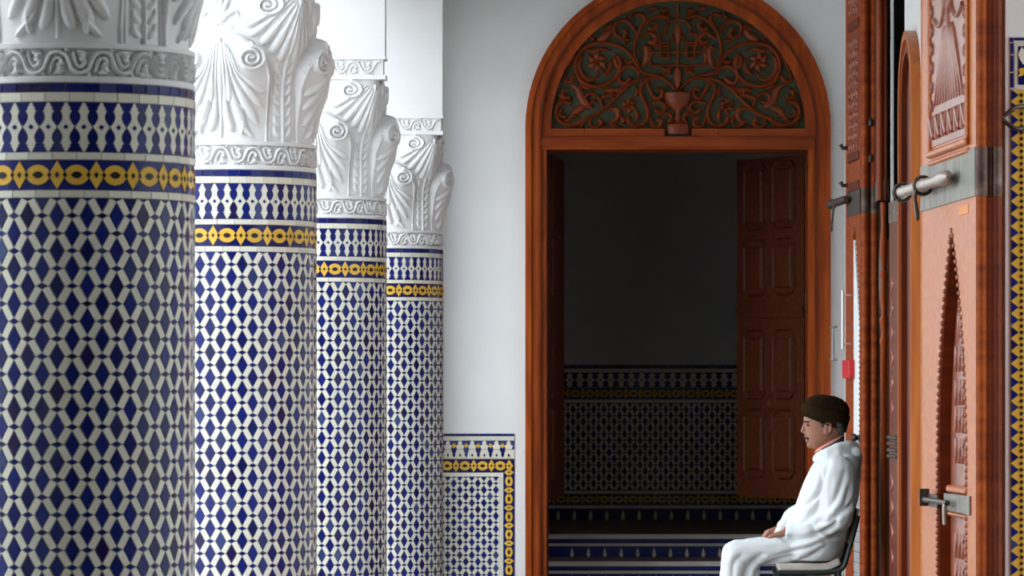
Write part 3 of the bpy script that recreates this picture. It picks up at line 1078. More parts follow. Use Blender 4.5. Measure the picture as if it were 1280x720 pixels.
# ------------------------------------------------------------------ arched door
def ring_sector(mb, cx, cz, r0, r1, y0, y1, zbot, n=40):
    """arch band with straight legs down to zbot"""
    pts = [(1, 0, zbot)] + [(math.cos(math.pi * k / n), math.sin(math.pi * k / n), None) for k in range(n + 1)] + [(-1, 0, zbot)]
    v, f = [], []
    for c, s, zb in pts:
        for r, y in ((r0, y0), (r1, y0), (r1, y1), (r0, y1)):
            v.append((cx + r * c, y, zb if zb is not None else cz + r * s))
    m = len(pts)
    for i in range(m - 1):
        for k in range(4):
            j = (k + 1) % 4
            f.append((i * 4 + k, i * 4 + j, (i + 1) * 4 + j, (i + 1) * 4 + k))
    f += [(3, 2, 1, 0), tuple((m - 1) * 4 + k for k in range(4))]
    mb.add(v, f)
    return mb


def build_arched_door():
    d = thing('door_1', 'tall arched cedar door with carved fanlight in the end wall', 'door', (0, 0, 0), kind='structure')
    s = 1 / 205.0
    Y = YW
    # stepped architrave: three mouldings
    ring_sector(MB(), DCX, ZS, 183 * s, 190.5 * s, Y - 0.055, Y + 0.02, 0).obj('outer_moulding', 'wood', d, 35)
    ring_sector(MB(), DCX, ZS, 174 * s, 183 * s, Y - 0.035, Y + 0.02, 0).obj('middle_moulding', 'wood', d, 35)
    ring_sector(MB(), DCX, ZS, 171 * s, 174 * s, Y - 0.045, Y + 0.02, 0).obj('bead_moulding', 'wood_dark', d, 35)
    # inner frame: jambs and lintel
    MB().box(DCX - 172 * s, OX0, Y - 0.02, Y + WT, 0, ZL).obj('jamb', 'wood', d)
    MB().box(OX1, DCX + 172 * s, Y - 0.02, Y + WT, 0, ZL).obj('jamb', 'wood', d)
    MB().box(OX0 - 0.02, OX0 + 0.01, Y + 0.10, Y + 0.14, 0, ZL).obj('door_stop', 'wood_dark', d)
    MB().box(OX1 - 0.012, OX1 + 0.02, Y + 0.10, Y + 0.14, 0, ZL).obj('door_stop', 'wood_dark', d)
    ln = MB().box(DCX - 172 * s, DCX + 172 * s, Y - 0.03, Y + WT, ZL, Z(171, YW))
    ln.box(DCX - 172 * s, DCX + 172 * s, Y - 0.045, Y + 0.1, Z(183, YW), Z(175, YW))
    ln.obj('lintel', 'wood_h', d)
    # tympanum frame
    ring_sector(MB(), DCX, ZS, 159 * s, 172 * s, Y - 0.010, Y + WT * 0.5, Z(171, YW)).obj('tympanum_rim', 'wood', d, 35)
    for a, b in ((-160, -117), (-116.5, -17), (17, 50), (50.5, 160)):
        MB().box(DCX + a * s, DCX + b * s, Y - 0.018, Y + 0.05, Z(170.5, YW), Z(161, YW)).obj('base_rail', 'wood_h', d)
    # green ground
    n = 40
    poly = [(DCX + 162 * s * math.cos(math.pi * k / n), ZS + 162 * s * math.sin(math.pi * k / n)) for k in range(n + 1)]
    T = Matrix(((1, 0, 0, 0), (0, 0, -1, Y + 0.06), (0, 1, 0, 0), (0, 0, 0, 1)))
    g = MB().prism(poly, 0, 0.03, T=T).obj('tympanum', 'tymp_green', d)
    q = 1 / 4.117

    def fn_side(sx):
        def fn(u, v, off):
            return (DCX + sx * (688 - u) * q * s * -1, Y + 0.032 - off, Z(v * q, YW))
        return fn
    stems = [
        ([(680, 468), (640, 420), (580, 388), (510, 372), (478, 335), (440, 275), (390, 237), (320, 220), (245, 226), (195, 256), (165, 310), (166, 370), (192, 415), (240, 440), (300, 438), (350, 414), (385, 370), (392, 320), (376, 285)], 9, 'm'),
        ([(372, 270), (365, 310), (385, 345), (400, 300)], 12, 'l'),
        ([(205, 275), (180, 320), (185, 370), (225, 408), (268, 400), (286, 365)], 11, 'l'),
        ([(600, 398), (500, 405), (440, 435), (390, 480), (330, 540), (280, 580), (220, 608), (160, 640), (100, 636), (66, 598), (66, 548), (98, 522), (135, 530)], 9, 'm'),
        ([(560, 400), (512, 425), (495, 470), (520, 530), (536, 580), (520, 628), (480, 650), (442, 636), (428, 600)], 9, 'm'),
        ([(492, 338), (465, 275), (472, 200), (498, 140), (520, 100), (500, 72), (466, 78)], 8, 'm'),
        ([(474, 165), (440, 118), (400, 103), (362, 128), (366, 172), (398, 192), (422, 170), (404, 150)], 9, 'm'),
        ([(270, 205), (300, 195), (335, 165), (378, 108)], 17, 'l'),
        ([(505, 142), (545, 98), (590, 80), (640, 92)], 7, 'm'),
        ([(492, 385), (466, 345), (420, 343), (386, 372), (386, 414), (420, 426), (444, 398)], 10, 'm'),
        ([(498, 195), (540, 168), (576, 190), (564, 216), (538, 208)], 10, 'm'),
        ([(500, 352), (530, 290), (520, 240), (488, 258)], 15, 'l'),
        ([(302, 552), (282, 502), (240, 478), (212, 502), (230, 532), (256, 518)], 9, 'm'),
        ([(250, 556), (204, 522), (172, 455), (124, 432)], 18, 'l'),
        ([(108, 380), (106, 412), (138, 414), (154, 390)], 9, 'm'),
        ([(230, 545), (180, 560), (150, 590), (185, 605)], 14, 'l'),
        ([(92, 560), (80, 590), (110, 600)], 8, 'm'),
        ([(245, 600), (238, 640), (270, 656), (298, 632), (280, 612)], 9, 'm'),
        ([(318, 562), (368, 558), (380, 600), (345, 632), (312, 642)], 13, 'l'),
        ([(528, 420), (545, 465), (575, 505), (606, 490), (606, 458), (578, 458)], 9, 'm'),
        ([(545, 530), (596, 522), (626, 550), (602, 578), (570, 560)], 9, 'm'),
        ([(545, 592), (556, 640), (590, 654), (606, 622), (580, 610)], 9, 'm'),
        ([(598, 592), (640, 582), (658, 608), (640, 632)], 9, 'm'),
        ([(420, 440), (380, 462), (320, 462), (310, 480)], 12, 'l'),
        ([(380, 486), (330, 490), (290, 510), (300, 532)], 10, 'l'),
        ([(470, 440), (478, 480), (455, 500)], 9, 'l'),
        ([(610, 345), (626, 366), (604, 378)], 8, 'm'),
        ([(450, 205), (420, 205), (424, 232)], 9, 'l'),
        ([(600, 60), (625, 48), (650, 62)], 8, 'l'),
        ([(70, 480), (88, 500), (72, 520)], 9, 'l'),
        ([(160, 265), (130, 320), (112, 372)], 9, 'l'),
        ([(330, 620), (370, 650), (410, 652)], 9, 'l'),
        ([(345, 300), (340, 350), (310, 380), (300, 350)], 10, 'l'),
        ([(215, 250), (250, 262), (300, 250), (345, 262)], 9, 'l'),
        ([(470, 300), (430, 320), (410, 300)], 9, 'l'),
        ([(560, 250), (540, 300), (570, 340)], 9, 'l'),
        ([(650, 380), (640, 355), (660, 340)], 9, 'l'),
        ([(560, 110), (580, 130), (560, 150), (540, 140)], 9, 'm'),
        ([(455, 60), (440, 85), (420, 90)], 9, 'l'),
        ([(540, 45), (570, 40), (590, 55)], 9, 'l'),
        ([(350, 510), (350, 470), (375, 455)], 8, 'l'),
        ([(120, 460), (95, 470), (100, 500), (130, 500)], 9, 'm'),
        ([(180, 430), (220, 450), (250, 455)], 9, 'l'),
        ([(470, 560), (480, 600), (465, 625)], 11, 'l'),
        ([(390, 590), (410, 620), (400, 640)], 10, 'l'),
        ([(140, 560), (150, 585), (120, 620), (95, 610)], 9, 'l'),
        ([(200, 630), (190, 650), (150, 655)], 8, 'l'),
        ([(640, 520), (640, 550), (625, 570)], 8, 'l'),
        ([(300, 150), (330, 140), (345, 110)], 8, 'l'),
        ([(225, 185), (255, 200), (235, 215)], 8, 'l'),
    ]
    for sx in (-1, 1):
        fn = fn_side(-sx) if False else (lambda u, v, off, sx=sx: (DCX + sx * (688 - u) * q * s, Y + 0.032 - off, Z(v * q, YW)))
        for pts, wd, kd in stems:
            mb = MB()
            pp = pts if sx < 0 else pts
            mb.stroke(pp, wd * (1.45 if kd == 'm' else 1.5), 0.034 if kd == 'm' else 0.030, fn, (0.7, 1.0, 1.1) if kd == 'm' else leaf_t, 3)
            mb.obj('scroll_stem' if kd == 'm' else 'carved_leaf', 'tymp_wood', g, 60)
        for fx, fy, fr in ((272, 316, 56), (436, 542, 44), (620, 80, 30)):
            mb = MB()
            for k in range(6):
                a = k * math.pi / 3 + 0.3
                mb.stroke([(fx + 8 * math.cos(a), fy + 8 * math.sin(a)), (fx + fr * 0.6 * math.cos(a + 0.15), fy + fr * 0.6 * math.sin(a + 0.15)), (fx + fr * math.cos(a + 0.45), fy + fr * math.sin(a + 0.45))], 19 * fr / 56, 0.026, fn, leaf_t, 3)
            mb.stroke([(fx - 10, fy), (fx + 10, fy)], 10, 0.036, fn, (0.7, 1, 0.7), 2)
            mb.obj('carved_flower', 'tymp_wood', g, 60)
    # lattice in the middle
    lat = MB()

    def fnc(u, v, off):
        return (DCX + (u - 688) * q * s, Y + 0.032 - off, Z(v * q, YW))
    segs = [((545, 335), (831, 335)), ((545, 265), (831, 265)), ((545, 232), (545, 335)), ((831, 232), (831, 335)),
            ((688, 18), (688, 105)), ((688, 240), (688, 335)), ((600, 296), (645, 296)), ((731, 296), (776, 296))]
    for m_ in (1, -1):
        def mx(p):
            return (688 + m_ * (688 - p[0]), p[1])
        for a, b in (((545, 232), (640, 232)), ((600, 215), (600, 296)), ((640, 215), (640, 296)), ((590, 170), (590, 232)), ((590, 172), (625, 172)), ((625, 130), (625, 172)), ((600, 216), (640, 216))):
            segs.append((mx(a), mx(b)))
        lat.stroke([mx((625, 140)), mx((640, 112)), mx((665, 100)), mx((690, 97))], 7.5, 0.026, fnc, (1, 1, 1), 4)
    for a, b in segs:
        lat.stroke([a, b], 7.5, 0.026, fnc, (1, 1, 1), 1)
    lat.obj('lattice', 'tymp_wood', g, 50)
    for pts, wd in (([(688, 118), (688, 185), (688, 245)], 24), ([(688, 338), (688, 410), (688, 472)], 24), ([(655, 215), (665, 180), (688, 235)], 9), ([(721, 215), (711, 180), (688, 235)], 9)):
        MB().stroke(pts, wd, 0.032, fnc, leaf_t, 5).obj('carved_leaf', 'tymp_wood', g, 60)
    # urn: half-round turned shape with hatching
    prof = [(45, 692), (62, 690), (64, 660), (58, 640), (26, 628), (17, 620), (20, 606), (13, 596), (13, 580), (20, 566), (30, 560), (58, 540), (72, 505), (74, 478), (60, 470)]
    u = MB()
    n = 16
    v, f = [], []
    for r, zz in prof:
        for k in range(n + 1):
            a = math.pi * k / n
            v.append((DCX - r * q * s * math.cos(a), Y + 0.03 - (0.015 + 0.55 * r * q * s) * math.sin(a), Z(zz * q, YW)))
    for i in range(len(prof) - 1):
        for k in range(n):
            f.append((i * (n + 1) + k, i * (n + 1) + k + 1, (i + 1) * (n + 1) + k + 1, (i + 1) * (n + 1) + k))
    f.append(tuple((len(prof) - 1) * (n + 1) + k for k in range(n + 1)))
    u.add(v, f)
    uo = u.obj('urn', 'tymp_wood', g, 40)
    # leaves opened into the room
    def leaf(name, hinge, end, zb, zt, lab):
        hx, hy = hinge
        ex, ey = end
        Lx = Vector((hx - ex, hy - ey, 0))
        W = Lx.length
        ax = Lx.normalized() if hx > ex else -Lx.normalized()
        org = Vector((ex, ey, 0)) if hx > ex else Vector((hx, hy, 0))
        out = ax.cross(Vector((0, 0, 1)))
        T = Matrix(((ax.x, 0, out.x, org.x), (ax.y, 0, out.y, org.y), (0, 1, 0, 0), (0, 0, 0, 1)))
        root = link(name, None, d, lab)
        root.matrix_local = T
        th = 0.045
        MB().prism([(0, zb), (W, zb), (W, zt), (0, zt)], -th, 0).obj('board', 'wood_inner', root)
        return root, W
    YL = YW + WT + 0.69
    zb = EYE - 137 * YL / F
    root, W = leaf('leaf', (OX1 - 0.01, YW + WT + 0.01), (X(921, YL), YL), zb, ZL - 0.01, 'right-hand inner leaf with moulded panels and a turned boss')
    sc = F / YL

    def zz(py):
        return EYE + (VY - py) / sc
    cols = [(0.09, W / 2 - 0.035), (W / 2 + 0.035, W - 0.09)]
    rows = [(zz(597), zz(510)), (zz(499), zz(412)), (zz(372), zz(300)), (zz(290), zz(205))]
    for c0, c1 in cols:
        for r0, r1 in rows:
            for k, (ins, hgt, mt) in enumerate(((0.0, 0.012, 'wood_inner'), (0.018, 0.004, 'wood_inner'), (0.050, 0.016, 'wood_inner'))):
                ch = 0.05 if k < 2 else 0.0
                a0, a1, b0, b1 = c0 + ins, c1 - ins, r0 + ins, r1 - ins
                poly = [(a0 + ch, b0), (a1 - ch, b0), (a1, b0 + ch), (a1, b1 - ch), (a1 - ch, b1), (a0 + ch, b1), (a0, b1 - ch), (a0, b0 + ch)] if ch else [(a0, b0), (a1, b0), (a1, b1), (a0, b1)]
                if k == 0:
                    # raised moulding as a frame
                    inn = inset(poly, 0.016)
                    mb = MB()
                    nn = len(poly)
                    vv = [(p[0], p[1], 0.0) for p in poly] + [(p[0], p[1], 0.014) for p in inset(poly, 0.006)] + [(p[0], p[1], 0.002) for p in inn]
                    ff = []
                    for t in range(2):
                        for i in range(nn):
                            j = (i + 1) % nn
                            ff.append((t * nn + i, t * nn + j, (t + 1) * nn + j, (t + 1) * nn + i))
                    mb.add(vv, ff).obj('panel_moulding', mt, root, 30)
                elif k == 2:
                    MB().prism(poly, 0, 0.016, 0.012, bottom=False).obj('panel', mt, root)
    bz = zz(504)
    kb = MB().lathe([(0.0001, 0.03), (0.018, 0.028), (0.03, 0.018), (0.034, 0.008), (0.05, 0.006), (0.052, 0)], 24)
    me = kb.mesh('boss', 'wood_inner', 40)
    link('boss', me, root, mat4=Matrix.Translation((W / 2, bz, 0)))
    MB().prism([(0.0, zz(398)), (W, zz(398)), (W, zz(385)), (0, zz(385))], 0, 0.012).obj('middle_rail', 'wood_inner', root)
    root, W = leaf('leaf', (OX0 + 0.01, YW + WT + 0.01), (X(705, YL + 0.08), YL + 0.08), zb, ZL - 0.01, 'left-hand inner leaf seen almost edge-on')
    for r0, r1 in rows:
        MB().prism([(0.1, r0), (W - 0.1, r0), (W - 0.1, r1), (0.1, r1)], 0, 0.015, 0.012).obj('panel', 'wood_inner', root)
    # hinges on the right jamb
    for py in (217, 380):
        MB().box(OX1 - 0.016, OX1 - 0.011, Y + 0.02, Y + 0.06, Z(py + 14, YW), Z(py - 14, YW)).obj('hinge', 'iron', d)
    return d


build_arched_door()


# ------------------------------------------------------------------ heavy door leaves along the right wall
def leaf_frame(near_x, near_y, slope, L):
    """u runs from the far end (0) to the near end (L), v up, w out of the face"""
    t = Vector((slope, 1, 0)).normalized()
    ax = -t
    org = Vector((near_x, near_y, 0)) + t * L
    out = ax.cross(Vector((0, 0, 1)))
    return Matrix(((ax.x, 0, out.x, org.x), (ax.y, 0, out.y, org.y), (0, 1, 0, 0), (0, 0, 0, 1)))


SL = -0.1176 / K


def lancet(c, hw, zs, za, n=10):
    """pointed arch curve from right foot to left foot"""
    pts = []
    for k in range(n + 1):
        t = k / n
        pts.append((c + hw * (1 - t ** 1.9) ** 0.9, zs + (za - zs) * t))
    return pts + [(2 * c - p[0], p[1]) for p in reversed(pts[:-1])]


def build_near_leaf():
    NX, NY = X(1220, 8.5 * K), 8.5 * K
    k = math.sqrt(1 + SL * SL)
    L = 0.769 * k * K
    T = leaf_frame(NX, NY, SL, L)
    d = thing('door_2', 'thick cedar door leaf with carved panel, pointed wicket and long steel bolt', 'door', mat4=T, kind='structure')

    def U(px, off=0.0):
        return L - (F * (NX) - (px - VX) * NY) / ((px - VX) + F * -SL) * k

    def V(px, py):
        dd = NY + (L - U(px)) / k
        return EYE + (VY - py) * dd / F
    top = 3.05
    th = X(1253, 8.5 * K) - NX
    apex = V(1190, 288)
    c, hw = U(1190) - 0.005, 0.205 * K
    zs = 1.16
    arch = lancet(c, hw, zs, apex, 14)
    poly = [(0, 0.02), (0, top), (L, top), (L, 0.02), (c + hw, 0.02)] + arch + [(c - hw, 0.02)]
    MB().prism(poly, -0.05, 0).obj('face_board', 'wood_pale', d)
    MB().prism([(0, 0.02), (L, 0.02), (L, top), (0, top)], -th, -0.05).obj('back_board', 'wood', d)
    full = [(c + hw, 0.02)] + arch + [(c - hw, 0.02)]
    inn = [(c + (p[0] - c) * 0.95, p[1] - (0.012 if p[1] > zs else 0)) for p in full]
    MB().prism(full + inn[::-1], -0.052, -0.004).obj('wicket_shade_liner', 'wood_dark', d)  # dark liner added in place of the shadow inside the recess
    # scalloped edge of the wicket
    me = MB().ball((0, 0, 0), 0.008, 0.010, 0.010, 8, 6).mesh('scallop', 'wood_carve', True)
    pts = spline(arch, 4)
    pts = [(c + hw, 0.3 + 0.022 * i) for i in range(int((zs - 0.3) / 0.022))] + pts + [(c - hw, zs - 0.022 * i) for i in range(int((zs - 0.3) / 0.022))]
    last = None
    for p in pts:
        if last is None or math.hypot(p[0] - last[0], p[1] - last[1]) > 0.021:
            link('scallop', me, d, mat4=Matrix.Translation((p[0], p[1], -0.002)))
            last = p
    # wicket panel in the recess, carved
    wk = MB().prism([(c - hw + 0.045, 0.03), (c + hw - 0.01, 0.03)] + lancet(c + 0.0175, hw - 0.0275, zs, apex - 0.05, 10), -0.052, -0.038).obj('wicket_panel', 'wood_carve', d)

    def fw(u, v, off):
        return (u, v, -0.038 + off)
    random.seed(3)
    for zc in (1.58, 1.47, 1.36, 1.27, 1.17, 0.86, 0.76, 0.66):
        w_ = (0.07 if zc > 1.5 else 0.11) * K
        mb = MB()
        for q in range(5):
            u0 = c + 0.03 - w_ + 2 * w_ * q / 4.6
            mb.stroke([(u0, zc - 0.04), (u0 + 0.012, zc), (u0 + 0.004 * (q % 2), zc + 0.04)], 0.010, 0.010, fw, (0.7, 1, 0.7), 3)
            if q < 4:
                mb.stroke([(u0, zc - 0.035 + 0.02 * (q % 3)), (u0 + 0.03 * K, zc + 0.03 - 0.02 * (q % 2))], 0.008, 0.009, fw, (0.6, 1, 0.6), 3)
        mb.obj('carved_knot', 'wood_carve', wk, 50)
    MB().prism([(c - 0.13 * K, V(1190, 608)), (c + 0.16 * K, V(1190, 608)), (c + 0.16 * K, V(1190, 617)), (c - 0.13 * K, V(1190, 617))], -0.04, -0.01, 0.006).obj('wicket_rail', 'wood_pale', wk)
    MB().prism([(c - 0.13 * K, V(1190, 640)), (c + 0.16 * K, V(1190, 640)), (c + 0.16 * K, V(1190, 647)), (c - 0.13 * K, V(1190, 647))], -0.04, -0.015, 0.006).obj('wicket_rail', 'wood_pale', wk)
    # carved panel above
    p0, p1 = U(1165), U(1211)
    zb_, zt_ = V(1188, 176), 2.98
    cp = MB().prism([(p0, zb_), (p1, zb_), (p1, zt_), (p0, zt_)], 0.0, 0.004).obj('carved_panel', 'wood_carve', d)
    # frame mouldings of the panel
    for a0, a1, b0, b1, h in ((p0 - 0.022, p0, zb_ - 0.03, zt_, 0.014), (p1, p1 + 0.018, zb_ - 0.03, zt_, 0.014), (p0 - 0.022, p1 + 0.018, zb_ - 0.035, zb_ - 0.012, 0.018), (p0 - 0.03, p1 + 0.02, zb_ - 0.062, zb_ - 0.045, 0.012)):
        MB().prism([(a0, b0), (a1, b0), (a1, b1), (a0, b1)], 0, h, 0.006).obj('panel_moulding', 'wood_pale', d)

    def fp(u, v, off):
        return (u, v, 0.004 + off)
    pc, pw = (p0 + p1) / 2, (p1 - p0) / 2
    for i in range(-5, 6):
        mb = MB()
        mb.stroke([(pc + i * 0.012 * K, 2.56), (pc + i * 0.026 * K, 2.44), (pc + i * 0.040 * K, 2.31)], 0.012 * K, 0.010, fp, leaf_t, 4)
        mb.obj('carved_ray', 'wood_carve', cp, 50)
    for i in range(6):
        mb = MB()
        u0 = p0 + 0.05 + i * (2 * pw - 0.1) / 5
        mb.stroke([(u0 - 0.03 * K, zb_ + 0.025), (u0 - 0.022 * K, zb_ + 0.065), (u0 - 0.03 * K, zb_ + 0.10)], 0.013, 0.012, fp, (0.8, 1, 0.8), 3)
        mb.stroke([(u0 - 0.02 * K, zb_ + 0.09), (u0 + 0.01 * K, zb_ + 0.05), (u0 + 0.026 * K, zb_ + 0.028)], 0.013, 0.012, fp, (0.8, 1, 0.8), 3)
        mb.stroke([(u0 + 0.026 * K, zb_ + 0.10), (u0 + 0.016 * K, zb_ + 0.06)], 0.010, 0.012, fp, (0.8, 1, 0.8), 3)
        mb.obj('carved_knot', 'wood_carve', cp, 50)
    for i in range(9):
        for s_ in (-1, 1):
            mb = MB()
            zc = zb_ + 0.14 + i * 0.062
            uc = pc + s_ * (pw - 0.035)
            mb.stroke(spiral(uc, zc, 0.022, 1.1, 0.5 * i, s_, 10, 0.3), 0.007, 0.010, fp, (0.7, 1, 0.7), 1)
            mb.obj('carved_curl', 'wood_carve', cp, 50)
    for pts in ([(pc - 0.2 * K, 2.60), (pc - 0.13 * K, 2.57), (pc - 0.06 * K, 2.60), (pc - 0.05 * K, 2.66), (pc - 0.13 * K, 2.70), (pc - 0.2 * K, 2.67)], [(pc + 0.2 * K, 2.60), (pc + 0.13 * K, 2.57), (pc + 0.06 * K, 2.60), (pc + 0.05 * K, 2.66), (pc + 0.13 * K, 2.70), (pc + 0.2 * K, 2.67)], [(pc, 2.56), (pc, 2.66), (pc, 2.8)], [(pc - 0.03 * K, 2.58), (pc + 0.03 * K, 2.63), (pc - 0.03 * K, 2.70), (pc + 0.03 * K, 2.76)]):
        MB().stroke(pts, 0.010, 0.012, fp, (0.8, 1, 0.8), 3).obj('carved_knot', 'wood_carve', cp, 50)
    # near edge: round mouldings
    eg = MB()
    eg.tube([(L - 0.004, 0.02, -0.018), (L - 0.004, top, -0.018)], 0.017, 14)
    eg.obj('edge_bead', 'wood', d, 40)
    MB().tube([(L - 0.002, 0.02, -th + 0.016), (L - 0.002, top, -th + 0.016)], 0.014, 14).obj('edge_bead', 'wood_dark', d, 40)
    MB().box(L, L + 0.004, 0.02, top, -0.055, -0.034).obj('edge_fillet', 'wood_dark', d)
    # far stile bead
    MB().tube([(0.004, 0.02, -0.006), (0.004, top, -0.006)], 0.010, 10).obj('stile_bead', 'wood_pale', d, 40)
    # bolt plate (face part and edge part)
    zt2, zb2 = V(1218, 184.5), V(1218, 245.5)
    MB().prism([(U(1152), zb2), (L + 0.001, zb2), (L + 0.001, zt2), (U(1152), zt2)], 0.0, 0.005, 0.001).obj('bolt_plate', 'plate', d)
    pe = MB()
    ring = [(L + 0.016 * math.cos(a) - 0.004 + 0.004, -0.018 + 0.021 * math.sin(a)) for a in [math.pi / 2 - math.pi * i / 10 for i in range(11)]]
    ring += [(L + 0.013, -0.045)] + [(L + 0.016 * math.cos(a), -th + 0.016 + 0.017 * math.sin(a)) for a in [math.pi / 2 - math.pi * i / 8 for i in range(9)]]
    v, f = [], []
    for zz in (zb2, zt2):
        for a, b in ring:
            v.append((a, zz, b))
    n = len(ring)
    for i in range(n - 1):
        f.append((i, i + 1, n + i + 1, n + i))
    pe.add(v, f).obj('edge_plate', 'plate_dark', d, 40)
    # bolt
    zb3 = V(1170, 231)
    b = MB()
    u0, u1 = U(1139), U(1192)
    prof = [(u0, 0.015), (u0 + 0.004, 0.024), (u0 + 0.03, 0.025), (u0 + 0.05, 0.019), (u1, 0.019), (u1 + 0.004, 0.025), (u1 + 0.06 * K, 0.025), (u1 + 0.095 * K, 0.006)]
    b.tube([(a, zb3, 0.040) for a, r in prof], [r for a, r in prof], 12)
    bolt = b.obj('bolt', 'steel', d, 40)
    for px in (1141, 1167):
        uu = U(px)
        rr = MB()
        pts = [(uu, zb3 + 0.030 * math.cos(2 * math.pi * i / 16), 0.036 + 0.030 * math.sin(2 * math.pi * i / 16)) for i in range(17)]
        rr.tube(pts, 0.006, 8).obj('bolt_staple', 'iron', bolt, 40)
    uu = U(1168)
    MB().tube([(uu, zb3 - 0.015, 0.062), (uu + 0.006, zb3 - 0.05, 0.066), (uu + 0.035 * K, zb3 - 0.095, 0.066), (uu + 0.04 * K, zb3 - 0.118, 0.066)], [0.006, 0.006, 0.009, 0.006], 8).obj('bolt_handle', 'iron', bolt, 40)
    # pale sticker
    MB().prism([(U(1199), V(1199, 270)), (U(1211), V(1211, 266)), (U(1211), V(1211, 255)), (U(1199), V(1199, 258))], 0.0, 0.0015).obj('paper_sticker', 'sticker', d)
    # lower latch
    lz = V(1185, 627)
    MB().prism([(U(1182), lz - 0.026), (U(1214), lz - 0.03), (U(1214), lz + 0.03), (U(1182), lz + 0.026)], 0.0, 0.006).obj('latch_plate', 'plate', d)
    la = MB()
    la.tube([(U(1166), lz - 0.002, 0.03), (U(1196), lz, 0.03)], 0.009, 8)
    la.box(U(1165.5), U(1178), lz - 0.024, lz + 0.018, 0.012, 0.018)
    la.box(U(1165.5), U(1166.2), lz - 0.024, lz + 0.034, 0.012, 0.045)
    lt = la.obj('latch', 'iron', d, 40)
    MB().tube([(U(1193), lz, 0.03), (U(1194), lz - 0.03, 0.036), (U(1194.5), lz - 0.07, 0.036)], [0.008, 0.007, 0.006], 8).obj('latch_handle', 'steel', lt, 40)
    return d


build_near_leaf()


